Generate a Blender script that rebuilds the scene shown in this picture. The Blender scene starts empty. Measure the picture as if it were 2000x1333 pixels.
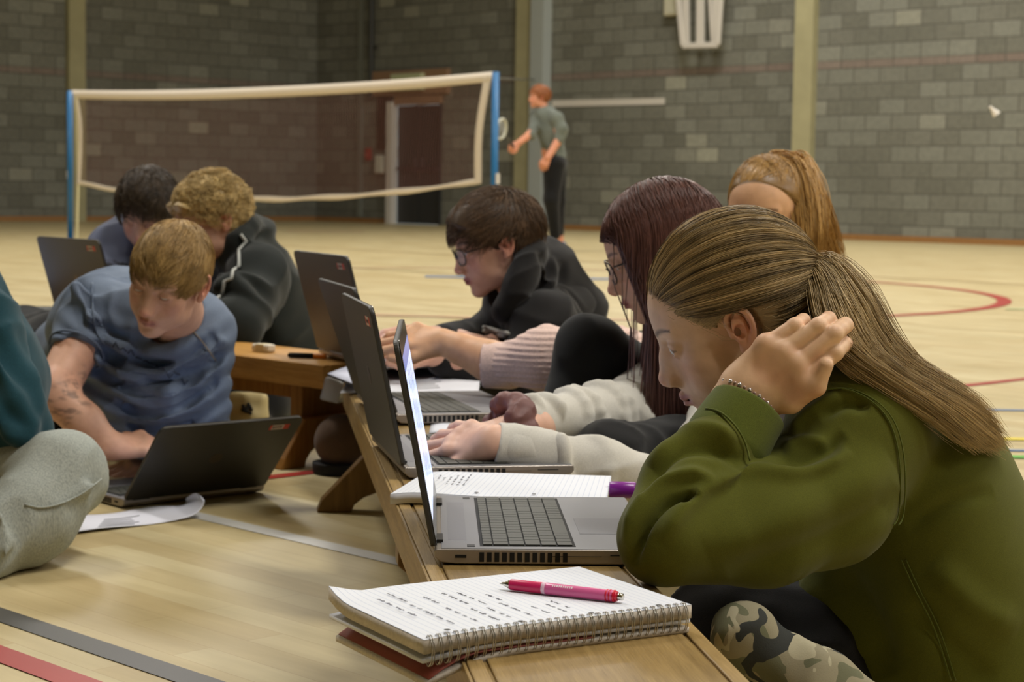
import bpy, math, random
import numpy as np
from mathutils import Vector, Matrix
random.seed(7)
RNG = np.random.default_rng(11)
scene = bpy.context.scene
COL = scene.collection
pi = math.pi

# ------------------------------------------------------------ camera model
FPX, CX, CY = 3700.0, 1000.0, 666.5
CAMH = 0.66
PITCH = math.atan((666.5 - 370.0) / FPX)
ROLL = 0.015
_F = np.array([0, math.cos(PITCH), -math.sin(PITCH)])
_R0 = np.array([1.0, 0, 0])
_U0 = np.cross(_R0, _F)
_R = _R0 * math.cos(ROLL) + _U0 * math.sin(ROLL)
_U = np.cross(_R, _F)
CAMP = np.array([0, 0, CAMH])

def ray(px, py):
    return _F + (px - CX) / FPX * _R - (py - CY) / FPX * _U
def P(px, py, Y):
    """world point seen at photo pixel px,py at world distance Y"""
    d = ray(px, py)
    return CAMP + d * (Y / d[1])
def PZ(px, py, z=0.0):
    """world point seen at the pixel on the horizontal plane z"""
    d = ray(px, py)
    return CAMP + d * ((z - CAMH) / d[2])
def pr(r, Y):
    return r * Y / FPX
def proj(p):
    q = np.asarray(p, float) - CAMP
    w = q @ _F
    return CX + FPX * (q @ _R) / w, CY - FPX * (q @ _U) / w

# ------------------------------------------------------------ object helpers
def tag(o, label=None, cat=None, group=None, kind=None):
    if label: o['label'] = label
    if cat: o['category'] = cat
    if group: o['group'] = group
    if kind: o['kind'] = kind
    return o
def empty(name, loc=(0, 0, 0), label=None, cat=None, group=None):
    o = bpy.data.objects.new(name, None)
    o.empty_display_size = 0.05
    o.location = Vector([float(c) for c in loc])
    COL.objects.link(o)
    return tag(o, label, cat, group)
def link_mesh(name, me, mats, parent=None, smooth=True):
    o = bpy.data.objects.new(name, me)
    if mats is not None:
        for m in (mats if isinstance(mats, (list, tuple)) else [mats]):
            me.materials.append(m)
    if smooth and len(me.polygons):
        me.polygons.foreach_set('use_smooth', np.ones(len(me.polygons), dtype=bool))
    COL.objects.link(o)
    if parent is not None:
        o.parent = parent
        o.matrix_parent_inverse = parent_world(parent).inverted()
    return o
def parent_world(p):
    m = p.matrix_basis.copy()
    if p.parent is not None:
        m = parent_world(p.parent) @ p.matrix_parent_inverse @ m
    return m
def mesh_np(name, V, Fq, mats=None, parent=None, smooth=True, cols=None, mi=None, uv=None):
    """V (n,3); Fq: (m,k) array or list of arrays"""
    V = np.asarray(V, np.float32)
    me = bpy.data.meshes.new(name)
    if isinstance(Fq, np.ndarray):
        m, k = Fq.shape
        me.vertices.add(len(V)); me.vertices.foreach_set('co', V.ravel())
        me.loops.add(m * k); me.loops.foreach_set('vertex_index', Fq.astype(np.int32).ravel())
        me.polygons.add(m)
        me.polygons.foreach_set('loop_start', np.arange(m, dtype=np.int32) * k)
        me.polygons.foreach_set('loop_total', np.full(m, k, np.int32))
        me.update(calc_edges=True)
    else:
        me.from_pydata([tuple(map(float, v)) for v in V], [], [tuple(int(i) for i in f) for f in Fq])
        me.update()
    if cols is not None:
        a = me.color_attributes.new('Col', 'FLOAT_COLOR', 'POINT')
        c = np.ones((len(V), 4), np.float32); c[:, :3] = cols
        a.data.foreach_set('color', c.ravel())
    if uv is not None:
        l = me.uv_layers.new(name='UVMap')
        vi = np.empty(len(me.loops), np.int32); me.loops.foreach_get('vertex_index', vi)
        l.data.foreach_set('uv', np.asarray(uv, np.float32)[vi].ravel())
    o = link_mesh(name, me, mats, parent, smooth)
    if mi is not None:
        me.polygons.foreach_set('material_index', np.asarray(mi, np.int32))
    return o

class MB:
    """mesh builder: several closed shapes -> ONE object"""
    def __init__(s): s.v = []; s.f = []; s.m = []
    def add(s, V, F, m=0):
        b = len(s.v)
        s.v += [tuple(float(c) for c in v) for v in V]
        s.f += [tuple(int(i) + b for i in f) for f in F]
        s.m += [m] * len(F)
        return s
    def box(s, c, sz, R=None, m=0):
        c = np.asarray(c, float); h = np.asarray(sz, float) / 2
        pts = np.array([[x, y, z] for x in (-1, 1) for y in (-1, 1) for z in (-1, 1)]) * h
        if R is not None: pts = pts @ np.asarray(R).T
        F = [(0, 1, 3, 2), (4, 6, 7, 5), (0, 4, 5, 1), (2, 3, 7, 6), (0, 2, 6, 4), (1, 5, 7, 3)]
        return s.add(pts + c, F, m)
    def prism(s, poly, ax, m=0):
        """closed polygon of 3-D points extruded by vector ax"""
        poly = np.asarray(poly, float); n = len(poly); ax = np.asarray(ax, float)
        V = np.vstack([poly, poly + ax])
        F = [tuple(range(n))[::-1], tuple(range(n, 2 * n))] + [(i, (i + 1) % n, n + (i + 1) % n, n + i) for i in range(n)]
        return s.add(V, F, m)
    def tube(s, pts, r, n=8, m=0, closed=False):
        pts = np.asarray(pts, float); k = len(pts)
        rr = np.full(k, r) if np.isscalar(r) else np.asarray(r, float)
        T = np.gradient(pts, axis=0)
        if closed: T = np.roll(pts, -1, 0) - np.roll(pts, 1, 0)
        T /= np.linalg.norm(T, axis=1)[:, None] + 1e-12
        up = np.array([0, 0, 1.0])
        if abs(T[0] @ up) > .9: up = np.array([1.0, 0, 0])
        V = []; N = np.cross(T[0], up); N /= np.linalg.norm(N)
        for i in range(k):
            N = N - T[i] * (N @ T[i]); N /= np.linalg.norm(N) + 1e-12
            B = np.cross(T[i], N)
            for j in range(n):
                a = 2 * pi * j / n
                V.append(pts[i] + rr[i] * (math.cos(a) * N + math.sin(a) * B))
        F = []
        for i in range(k if closed else k - 1):
            i2 = (i + 1) % k
            for j in range(n):
                F.append((i * n + j, i * n + (j + 1) % n, i2 * n + (j + 1) % n, i2 * n + j))
        if not closed:
            F.append(tuple(range(n))[::-1]); F.append(tuple(range((k - 1) * n, k * n)))
        return s.add(V, F, m)
    def build(s, name, mats, parent=None, smooth=False, bevel=0, seg=2):
        me = bpy.data.meshes.new(name)
        me.from_pydata(s.v, [], s.f); me.update()
        o = link_mesh(name, me, mats, parent, smooth)
        me.polygons.foreach_set('material_index', s.m)
        if bevel:
            b = o.modifiers.new('b', 'BEVEL'); b.width = bevel; b.segments = seg; b.limit_method = 'ANGLE'
            b.angle_limit = math.radians(40)
        return o

# ------------------------------------------------------------ materials
def srgb(r, g, b):
    f = lambda c: (c / 255) / 12.92 if c / 255 <= .04045 else ((c / 255 + .055) / 1.055) ** 2.4
    return (f(r), f(g), f(b), 1)
class NT:
    def __init__(s, name):
        s.mat = bpy.data.materials.new(name); s.mat.use_nodes = True
        s.t = s.mat.node_tree; s.t.nodes.clear()
        s.out = s.n('ShaderNodeOutputMaterial')
        s.bs = s.n('ShaderNodeBsdfPrincipled')
        s.l(s.bs.outputs[0], s.out.inputs[0])
    def n(s, typ, **kw):
        x = s.t.nodes.new(typ)
        for k, v in kw.items(): setattr(x, k, v)
        return x
    def l(s, a, b): s.t.links.new(a, b)
    def noise(s, co, scale, detail=3, rough=.55, dist=0):
        x = s.n('ShaderNodeTexNoise'); x.inputs['Scale'].default_value = scale
        x.inputs['Detail'].default_value = detail; x.inputs['Roughness'].default_value = rough
        x.inputs['Distortion'].default_value = dist
        if co is not None: s.l(co, x.inputs['Vector'])
        return x.outputs['Fac']
    def ramp(s, fac, stops):
        x = s.n('ShaderNodeValToRGB'); e = x.color_ramp.elements
        while len(e) < len(stops): e.new(.5)
        for i, (p, c) in enumerate(stops):
            e[i].position = p; e[i].color = c
        s.l(fac, x.inputs[0]); return x.outputs[0]
    def mix(s, fac, a, b, mode='MIX'):
        x = s.n('ShaderNodeMix', data_type='RGBA', blend_type=mode)
        for sock, v in ((x.inputs[0], fac), (x.inputs[6], a), (x.inputs[7], b)):
            if hasattr(v, 'links'): s.l(v, sock)
            else: sock.default_value = v
        return x.outputs[2]
    def math(s, op, a, b=0.0, c=0.0):
        x = s.n('ShaderNodeMath', operation=op)
        for i, v in enumerate((a, b, c)):
            if hasattr(v, 'links'): s.l(v, x.inputs[i])
            else: x.inputs[i].default_value = v
        return x.outputs[0]
    def mapping(s, co, scale=(1, 1, 1), rot=(0, 0, 0), loc=(0, 0, 0)):
        x = s.n('ShaderNodeMapping'); x.inputs['Scale'].default_value = scale
        x.inputs['Rotation'].default_value = rot; x.inputs['Location'].default_value = loc
        s.l(co, x.inputs[0]); return x.outputs[0]
    def obj(s):
        return s.n('ShaderNodeTexCoord').outputs['Object']
    def uv(s):
        return s.n('ShaderNodeTexCoord').outputs['UV']
    def attr(s, name='Col'):
        x = s.n('ShaderNodeAttribute'); x.attribute_name = name; return x.outputs['Color']
    def bump(s, h, strength=.3, dist=.01):
        x = s.n('ShaderNodeBump'); x.inputs['Strength'].default_value = strength
        x.inputs['Distance'].default_value = dist; s.l(h, x.inputs['Height'])
        s.l(x.outputs[0], s.bs.inputs['Normal'])
    def set(s, **kw):
        for k, v in kw.items():
            sock = s.bs.inputs[k.replace('_', ' ')]
            if hasattr(v, 'links'): s.l(v, sock)
            else: sock.default_value = v
        return s
def plain(name, c, rough=.5, metal=0, var=.0, bump=0, bscale=80, spec=.5, scale=20, **kw):
    n = NT(name)
    if var:
        f = n.noise(n.obj(), scale, 4)
        d = tuple(max(0, x * (1 - var)) for x in c[:3]) + (1,)
        u = tuple(min(1, x * (1 + var)) for x in c[:3]) + (1,)
        n.set(Base_Color=n.ramp(f, [(.3, d), (.7, u)]))
    else: n.set(Base_Color=c)
    n.set(Roughness=rough, Metallic=metal)
    n.bs.inputs['Specular IOR Level'].default_value = spec
    if bump: n.bump(n.noise(n.obj(), bscale, 2), bump, .002)
    for k, v in kw.items(): n.bs.inputs[k.replace('_', ' ')].default_value = v
    return n.mat
def fabric(name, c, var=.15, weave=900, rough=.9, sheen=.15, big=6, bstr=.25):
    n = NT(name)
    co = n.obj()
    f = n.noise(co, big, 3); g = n.noise(co, weave, 2)
    d = tuple(x * (1 - var) for x in c[:3]) + (1,); u = tuple(min(1, x * (1 + var)) for x in c[:3]) + (1,)
    m = n.ramp(f, [(.3, d), (.7, u)])
    m2 = n.mix(.6, m, n.ramp(g, [(.3, (.6, .6, .6, 1)), (.7, (1.3, 1.3, 1.3, 1))]), 'MULTIPLY')
    n.set(Base_Color=m2, Roughness=rough, Sheen_Weight=sheen)
    n.bs.inputs['Specular IOR Level'].default_value = .15
    n.bump(g, bstr, .001)
    return n.mat

# ------------------------------------------------------------ implicit surfaces
def smin(a, b, k):
    h = np.clip(.5 + .5 * (b - a) / k, 0, 1)
    return b + (a - b) * h - k * h * (1 - h)
def unit(v):
    v = np.asarray(v, float); return v / (np.linalg.norm(v) + 1e-12)
class SDF:
    def __init__(s): s.ops = []; s.post = []
    def ell(s, c, r, R=None, k=.01, op='u'):
        """R columns = ellipsoid axes"""
        c = np.asarray(c, float); r = np.broadcast_to(np.asarray(r, float), (3,)).copy()
        M = np.eye(3) if R is None else np.asarray(R, float)
        rad = np.sqrt(((M * r) ** 2).sum(1)) if R is not None else r
        def f(X, Y, Z):
            q = [X - c[0], Y - c[1], Z - c[2]]
            l = [(M[0, i] * q[0] + M[1, i] * q[1] + M[2, i] * q[2]) for i in range(3)]
            k0 = np.sqrt(sum((l[i] / r[i]) ** 2 for i in range(3)))
            k1 = np.sqrt(sum((l[i] / r[i] ** 2) ** 2 for i in range(3))) + 1e-9
            return k0 * (k0 - 1) / k1
        s.ops.append((op, f, c - rad, c + rad, k)); return s
    def cone(s, a, b, ra, rb, k=.01, op='u', flat=None):
        """tapered capsule; flat=(axis, factor>1 thins along the axis)"""
        a = np.asarray(a, float); b = np.asarray(b, float); ab = b - a; L = ab @ ab + 1e-12
        def f(X, Y, Z):
            x, y, z = X - a[0], Y - a[1], Z - a[2]
            t = np.clip((x * ab[0] + y * ab[1] + z * ab[2]) / L, 0, 1)
            x = x - t * ab[0]; y = y - t * ab[1]; z = z - t * ab[2]
            if flat is not None:
                n, g = flat; dn = (x * n[0] + y * n[1] + z * n[2]) * (g - 1)
                x = x + dn * n[0]; y = y + dn * n[1]; z = z + dn * n[2]
                return (np.sqrt(x * x + y * y + z * z) - (ra + (rb - ra) * t)) / (1 + .5 * (g - 1))
            return np.sqrt(x * x + y * y + z * z) - (ra + (rb - ra) * t)
        m = max(ra, rb)
        s.ops.append((op, f, np.minimum(a, b) - m, np.maximum(a, b) + m, k)); return s
    def chain(s, pts, rad, k=.01, op='u', flat=None):
        for i in range(len(pts) - 1):
            s.cone(pts[i], pts[i + 1], rad[i], rad[i + 1], k, op, flat)
        return s
    def box(s, c, h, R=None, rnd=.005, k=.005, op='u'):
        c = np.asarray(c, float); h = np.asarray(h, float) - rnd; M = np.eye(3) if R is None else np.asarray(R, float)
        rad = (np.abs(M) * (h + rnd)).sum(1)
        def f(X, Y, Z):
            q = [X - c[0], Y - c[1], Z - c[2]]
            l = [np.abs(M[0, i] * q[0] + M[1, i] * q[1] + M[2, i] * q[2]) - h[i] for i in range(3)]
            o = np.sqrt(sum(np.maximum(v, 0) ** 2 for v in l))
            return o + np.minimum(np.maximum(np.maximum(l[0], l[1]), l[2]), 0) - rnd
        s.ops.append((op, f, c - rad, c + rad, k)); return s
    def plane(s, p, n, k=.003):
        """cut away everything on the +n side"""
        p = np.asarray(p, float); n = unit(n)
        def f(X, Y, Z): return -((X - p[0]) * n[0] + (Y - p[1]) * n[1] + (Z - p[2]) * n[2])
        s.ops.append(('c', f, None, None, k)); return s
    def disp(s, fn, band=.03):
        s.post.append((fn, band)); return s
    def mesh(s, h, lo=None, hi=None):
        us = [o for o in s.ops if o[0] == 'u']
        if lo is None: lo = np.min([o[2] for o in us], 0) - 3 * h - .004
        if hi is None: hi = np.max([o[3] for o in us], 0) + 3 * h + .004
        lo = np.asarray(lo, float); n = np.ceil((np.asarray(hi) - lo) / h).astype(int) + 1
        ax = [(lo[i] + h * np.arange(n[i])).astype(np.float32) for i in range(3)]
        D = np.full(n, .08, np.float32)
        for op, f, a, b, k in s.ops:
            if a is None: i0 = np.zeros(3, int); i1 = n
            else:
                mrg = k + 3 * h + (.012 if op == 'u' else 0)
                i0 = np.clip(np.floor((a - mrg - lo) / h).astype(int), 0, n)
                i1 = np.clip(np.ceil((b + mrg - lo) / h).astype(int) + 1, 0, n)
            if (i1 <= i0).any(): continue
            sl = tuple(slice(i0[i], i1[i]) for i in range(3))
            X = ax[0][sl[0], ][:, None, None]; Y = ax[1][sl[1], ][None, :, None]; Z = ax[2][sl[2], ][None, None, :]
            v = f(X, Y, Z).astype(np.float32)
            if op == 'u': D[sl] = smin(D[sl], v, k)
            elif op == 's': D[sl] = -smin(-D[sl], v, k)          # subtract
            elif op == 'i': D[sl] = -smin(-D[sl], -v, k)         # only where inside (local)
            else: D[sl] = -smin(-D[sl], v, k)
        for fn, band in s.post:
            ii = np.nonzero(np.abs(D) < band)
            D[ii] += fn(ax[0][ii[0]], ax[1][ii[1]], ax[2][ii[2]]).astype(np.float32)
        return surfnet(D, lo, h)
def surfnet(D, lo, h):
    S = D < 0
    n = np.array(D.shape)
    c = [S[dx:n[0] - 1 + dx, dy:n[1] - 1 + dy, dz:n[2] - 1 + dz] for dx in (0, 1) for dy in (0, 1) for dz in (0, 1)]
    anyv = c[0].copy(); allv = c[0].copy()
    for x in c[1:]: anyv |= x; allv &= x
    act = anyv & ~allv
    del anyv, allv
    ids = np.argwhere(act)
    index = np.full(act.shape, -1, np.int32); index[act] = np.arange(len(ids))
    offs = np.array([[dx, dy, dz] for dx in (0, 1) for dy in (0, 1) for dz in (0, 1)])
    val = np.stack([D[ids[:, 0] + o[0], ids[:, 1] + o[1], ids[:, 2] + o[2]] for o in offs], 1)
    acc = np.zeros((len(ids), 3)); cnt = np.zeros(len(ids))
    for i in range(8):
        for j in range(i + 1, 8):
            if np.abs(offs[i] - offs[j]).sum() != 1: continue
            a, b = val[:, i], val[:, j]
            m = (a < 0) != (b < 0)
            t = np.where(m, a / np.where(m, a - b, 1), 0)
            p = offs[i] + t[:, None] * (offs[j] - offs[i])
            acc += p * m[:, None]; cnt += m
    V = lo + h * (ids + acc / cnt[:, None])
    faces = []
    for axd in range(3):
        a = [slice(None)] * 3; b = [slice(None)] * 3
        a[axd] = slice(0, n[axd] - 1); b[axd] = slice(1, n[axd])
        chg = S[tuple(a)] != S[tuple(b)]
        e = np.argwhere(chg)
        u, v = (axd + 1) % 3, (axd + 2) % 3
        ok = (e[:, u] > 0) & (e[:, v] > 0) & (e[:, u] < n[u] - 1) & (e[:, v] < n[v] - 1)
        e = e[ok]
        du = np.zeros(3, int); du[u] = 1; dv = np.zeros(3, int); dv[v] = 1
        q = [index[tuple((e - du - dv).T)], index[tuple((e - dv).T)], index[tuple(e.T)], index[tuple((e - du).T)]]
        F = np.stack(q, 1)
        ins = S[e[:, 0], e[:, 1], e[:, 2]]
        F[~ins] = F[~ins][:, ::-1]
        faces.append(F)
    return V.astype(np.float32), np.concatenate(faces)
def nz(X, Y, Z, s, seed=0):
    """cheap smooth pseudo noise -1..1"""
    r = np.random.default_rng(seed); o = 0
    for i in range(5):
        w = r.normal(size=3); w = w / np.linalg.norm(w) * s * (1 + .35 * i); ph = r.uniform(0, 6.28, 2)
        q = r.normal(size=3) * s * .6
        o = o + np.sin(X * w[0] + Y * w[1] + Z * w[2] + ph[0] + 1.3 * np.sin(X * q[0] + Y * q[1] + Z * q[2] + ph[1]))
    return o / 3.0
def join(parts):
    """[(V,F[,C])...] -> one"""
    Vs, Fs, Cs, b = [], [], [], 0
    for p in parts:
        Vs.append(p[0]); Fs.append(p[1] + b); b += len(p[0])
        if len(p) > 2: Cs.append(p[2])
    return np.concatenate(Vs), np.concatenate(Fs), (np.concatenate(Cs) if Cs else None)
def catmull(pts, n):
    """smooth curve through the points -> (n,d)"""
    p = np.asarray(pts, float)
    p = np.vstack([2 * p[0] - p[1], p, 2 * p[-1] - p[-2]])
    t = np.linspace(0, len(p) - 3 - 1e-6, n); i = t.astype(int); f = (t - i)[:, None]
    a, b, c, d = p[i], p[i + 1], p[i + 2], p[i + 3]
    return .5 * ((2 * b) + (c - a) * f + (2 * a - 5 * b + 4 * c - d) * f ** 2 + (3 * b - a - 3 * c + d) * f ** 3)
def strands(name, paths, r, mat, parent, val=None, sides=3, taper=.35):
    """paths (n,m,3) -> hair strands in one mesh; val (n,) per-strand tone"""
    Pn = np.asarray(paths, float); n, m, _ = Pn.shape
    T = np.gradient(Pn, axis=1); T /= np.linalg.norm(T, axis=2, keepdims=True) + 1e-9
    ref = np.array([.31, .2, .93]); N = np.cross(T, ref); N /= np.linalg.norm(N, axis=2, keepdims=True) + 1e-9
    B = np.cross(T, N)
    rr = (np.asarray(r).reshape(-1, 1) if not np.isscalar(r) else np.full((n, 1), r)) * (1 - (1 - taper) * np.linspace(0, 1, m) ** 2)[None, :]
    V = np.empty((n, m, sides, 3), np.float32)
    for j in range(sides):
        a = 2 * pi * j / sides
        V[:, :, j] = Pn + rr[..., None] * (math.cos(a) * N + math.sin(a) * B)
    base = (np.arange(n) * m * sides)[:, None, None] + (np.arange(m - 1) * sides)[None, :, None]
    F = []
    for j in range(sides):
        j2 = (j + 1) % sides
        F.append(np.stack([base[..., 0] + j, base[..., 0] + j2, base[..., 0] + sides + j2, base[..., 0] + sides + j], -1))
    F = np.stack(F, 2).reshape(-1, 4)
    if val is None: val = RNG.random(n)
    c = np.repeat(np.asarray(val)[:, None], m * sides, 1).ravel()[:, None] * np.ones(3)
    return mesh_np(name, V.reshape(-1, 3), F, mat, parent, True, cols=c)
# ============================================================ hall
s45 = math.radians(45.6)
CORNER = np.array([(615 - 1000) / FPX * 36.4, 36.4, 0.0])
AD = np.array([math.cos(s45), -math.sin(s45), 0])      # along the right wall, towards the viewer's right
BD = np.array([-math.sin(s45), -math.cos(s45), 0])     # along the left wall
LA, LB, HH = 46.0, 38.0, 8.2
def hall(a, b, z=0): return CORNER + AD * a + BD * b + np.array([0, 0, z])
def hit(px, py, wall, off=0.0):
    """pixel -> (s along wall, z) on the right (b=off) or left (a=off) wall"""
    d = ray(px, py); nrm = BD if wall == 'right' else AD
    p0 = CORNER + nrm * off
    t = ((p0 - CAMP) @ nrm) / (d @ nrm); q = CAMP + d * t
    return float((q - CORNER) @ (AD if wall == 'right' else BD)), float(q[2])

def wall_block_material():
    n = NT('grey_block')
    sep = n.n('ShaderNodeSeparateXYZ'); n.l(n.uv(), sep.inputs[0])
    st = n.math('GREATER_THAN', sep.outputs[1], 2.5875)
    v = n.math('SUBTRACT', sep.outputs[1], n.math('MULTIPLY', st, .1125))
    cmb = n.n('ShaderNodeCombineXYZ'); n.l(sep.outputs[0], cmb.inputs[0]); n.l(v, cmb.inputs[1])
    def brick(c1, c2, mo, msize=.011, smooth=.3):
        b = n.n('ShaderNodeTexBrick'); b.offset = .5
        b.inputs['Color1'].default_value = c1; b.inputs['Color2'].default_value = c2; b.inputs['Mortar'].default_value = mo
        b.inputs['Scale'].default_value = 1; b.inputs['Mortar Size'].default_value = msize; b.inputs['Mortar Smooth'].default_value = smooth
        b.inputs['Bias'].default_value = 0; b.inputs['Brick Width'].default_value = .45; b.inputs['Row Height'].default_value = .225
        n.l(cmb.outputs[0], b.inputs['Vector']); return b
    b = brick((0, 0, 0, 1), (1, 1, 1, 1), (.5, .5, .5, 1))
    base = n.ramp(b.outputs['Color'], [(0, srgb(106, 106, 96)), (.35, srgb(115, 115, 105)), (.7, srgb(121, 122, 112)), (.90, srgb(127, 128, 118)), (.97, srgb(136, 136, 124)), (1, srgb(158, 158, 142))])
    band = n.math('MULTIPLY', n.math('GREATER_THAN', sep.outputs[1], 2.475), n.math('LESS_THAN', sep.outputs[1], 2.5875))
    c = n.mix(n.math('MULTIPLY', band, .6), base, srgb(126, 106, 98))
    big = n.noise(n.uv(), .35, 3)
    c = n.mix(1, c, n.ramp(big, [(.3, (.86, .85, .82, 1)), (.7, (1.08, 1.07, 1.05, 1))]), 'MULTIPLY')
    fine = n.noise(n.uv(), 14, 4)
    c = n.mix(1, c, n.ramp(fine, [(.3, (.88, .88, .88, 1)), (.7, (1.12, 1.12, 1.12, 1))]), 'MULTIPLY')
    c = n.mix(n.math('MULTIPLY', b.outputs['Fac'], .8), c, srgb(82, 80, 72))
    n.set(Base_Color=c, Roughness=.85)
    n.bump(n.math('SUBTRACT', 1, b.outputs['Fac']), .6, .01)
    return n.mat
def floor_material():
    n = NT('beech_floor')
    co = n.mapping(n.obj(), rot=(0, 0, s45))
    b = n.n('ShaderNodeTexBrick'); b.offset = .37
    b.inputs['Color1'].default_value = srgb(203, 190, 150); b.inputs['Color2'].default_value = srgb(192, 174, 130)
    b.inputs['Mortar'].default_value = srgb(168, 142, 100); b.inputs['Scale'].default_value = 1
    b.inputs['Mortar Size'].default_value = .0006; b.inputs['Mortar Smooth'].default_value = .6
    b.inputs['Brick Width'].default_value = .55; b.inputs['Row Height'].default_value = .065
    n.l(co, b.inputs['Vector'])
    streak = n.noise(n.mapping(co, scale=(1.3, 14, 1)), 1.4, 4, .6)
    c = n.mix(1, b.outputs['Color'], n.ramp(streak, [(.3, (.87, .85, .80, 1)), (.7, (1.07, 1.07, 1.07, 1))]), 'MULTIPLY')
    blot = n.noise(n.mapping(co, scale=(1, 2.4, 1)), 2.2, 3)
    c = n.mix(1, c, n.ramp(blot, [(.35, (.90, .87, .80, 1)), (.65, (1.05, 1.05, 1.05, 1))]), 'MULTIPLY')
    n.set(Base_Color=c, Roughness=n.ramp(blot, [(0, (.36,) * 3 + (1,)), (1, (.5,) * 3 + (1,))]))
    n.bs.inputs['Specular IOR Level'].default_value = .35
    return n.mat
M = {}
M['block'] = wall_block_material(); M['floor'] = floor_material()
M['concrete'] = plain('pale_concrete', srgb(164, 158, 122), .8, var=.08, scale=3, bump=.2)
M['ceiling'] = plain('ceiling_panel', srgb(196, 192, 180), .8)
M['skirt'] = plain('skirting_wood', srgb(150, 108, 62), .5, var=.1)
M['white_paint'] = plain('white_paint', srgb(214, 208, 198), .45)
M['steelgrey'] = plain('grey_paint', srgb(166, 172, 168), .5)
M['door'] = plain('dark_door', srgb(50, 50, 50), .45)
M['brownpaint'] = plain('brown_paint', srgb(150, 118, 90), .6)
M['darkbrown'] = plain('dark_brown', srgb(56, 42, 30), .6)
M['bulb'] = NT('tube_light').mat
_n = M['bulb'].node_tree.nodes['Principled BSDF'] if 'Principled BSDF' in M['bulb'].node_tree.nodes else None
if _n: _n.inputs['Emission Color'].default_value = (1, .93, .78, 1); _n.inputs['Emission Strength'].default_value = 6

def quad_plane(name, p, u, v, U, W, mat, kind='structure', holes=None, uv0=0):
    """rect at p spanned by unit u*U, v*W, uv in metres; holes [(s0,s1,z0,z1)] leave openings"""
    xs = sorted({0, U} | {h[i] for h in (holes or []) for i in (0, 1)}); zs = sorted({0, W} | {h[i] for h in (holes or []) for i in (2, 3)})
    V, F, UV = [], [], []
    for i in range(len(xs) - 1):
        for j in range(len(zs) - 1):
            cx, cz = (xs[i] + xs[i + 1]) / 2, (zs[j] + zs[j + 1]) / 2
            if any(h[0] < cx < h[1] and h[2] < cz < h[3] for h in (holes or [])): continue
            b = len(V)
            for a, c in ((xs[i], zs[j]), (xs[i + 1], zs[j]), (xs[i + 1], zs[j + 1]), (xs[i], zs[j + 1])):
                V.append(p + u * a + v * c); UV.append((a + uv0, c))
            F.append((b, b + 1, b + 2, b + 3))
    o = mesh_np(name, V, np.array(F), mat, None, False, uv=UV)
    return tag(o, kind=kind)
EZ = np.array([0, 0, 1.0])
ds0, dz1 = hit(776, 206, 'right'); ds1, _ = hit(862, 206, 'right')
DOORH = [(ds0, ds1, 0, dz1)]
fl = mesh_np('floor', [hall(0, 0), hall(LA, 0), hall(LA, LB), hall(0, LB)], np.array([[0, 1, 2, 3]])[:, ::-1], M['floor'], None, False)
tag(fl, kind='structure')
quad_plane('ceiling', hall(0, 0, HH), AD, BD, LA, LB, M['ceiling'])
quad_plane('wall_right', hall(0, 0), AD, EZ, LA, HH, M['block'], holes=DOORH)
quad_plane('wall_left', hall(0, 0), BD, EZ, LB, HH, M['block'], uv0=.2)
quad_plane('wall_back', hall(LA, 0), BD, EZ, LB, HH, M['block'])
quad_plane('wall_rear', hall(0, LB), AD, EZ, LA, HH, M['block'])

def wbox(mb, wall, s0, s1, z0, z1, d0, d1, m=0):
    """box on a wall: along s, height z, depth d out of the wall"""
    al, nr = (AD, BD) if wall == 'right' else (BD, AD)
    base = CORNER + al * s0 + nr * d0 + EZ * z0
    poly = [base, base + al * (s1 - s0), base + al * (s1 - s0) + nr * (d1 - d0), base + nr * (d1 - d0)]
    mb.prism(poly, EZ * (z1 - z0), m)
    return mb
for wl, nm, L in (('right', 'baseboard_right', LA), ('left', 'baseboard_left', LB)):
    mb = MB()
    if wl == 'right':
        wbox(mb, wl, 0.04, ds0 - .25, 0.001, .085, 0.001, .03); wbox(mb, wl, ds1 + .2, L, 0.001, .085, 0.001, .03)
    else: wbox(mb, wl, 0.04, L, 0.001, .085, .001, .03)
    tag(mb.build(nm, M['skirt']), kind='structure')
# concrete pilasters
k = 1
for wl, x0, x1, y in (('left', 168, 136, 300), ('right', 1004, 1031, 300), ('right', 1547, 1583, 250)):
    a = hit(x0, y, wl, .12)[0]; b = hit(x1, y, wl, .12)[0]
    if a > b: a, b = b, a
    o = wbox(MB(), wl, a, b, 0, HH, 0, .12).build('trim_%d' % k, M['concrete'])
    tag(o, 'tall pale concrete pilaster on grey block wall', kind='structure'); k += 1
a = hit(1032, 300, 'right', .2)[0]; b = hit(1057, 300, 'right', .2)[0]
o = wbox(MB(), 'right', a, b, 0, HH, 0, .2).build('trim_%d' % k, M['steelgrey']); tag(o, kind='structure'); k += 1
# dark down pipe and a corner seam
a = hit(731, 100, 'right')[0]
mb = MB(); mb.tube([hall(a, .08, 2.3), hall(a, .08, HH - .05)], .05, 10)
for z in (3.2, 5.0, 6.8): wbox(mb, 'right', a - .08, a + .08, z, z + .05, 0, .09)
tag(mb.build('drain_pipe', plain('pipe', srgb(52, 52, 46), .5), smooth=False), 'dark vertical pipe running down the block wall left of the door', 'pipe')
wbox(mb := MB(), 'right', a - .42, a - .3, 0.1, HH, 0, .04)
tag(mb.build('trim_%d' % k, plain('duct', srgb(120, 122, 112), .6)), kind='structure'); k += 1

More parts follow.
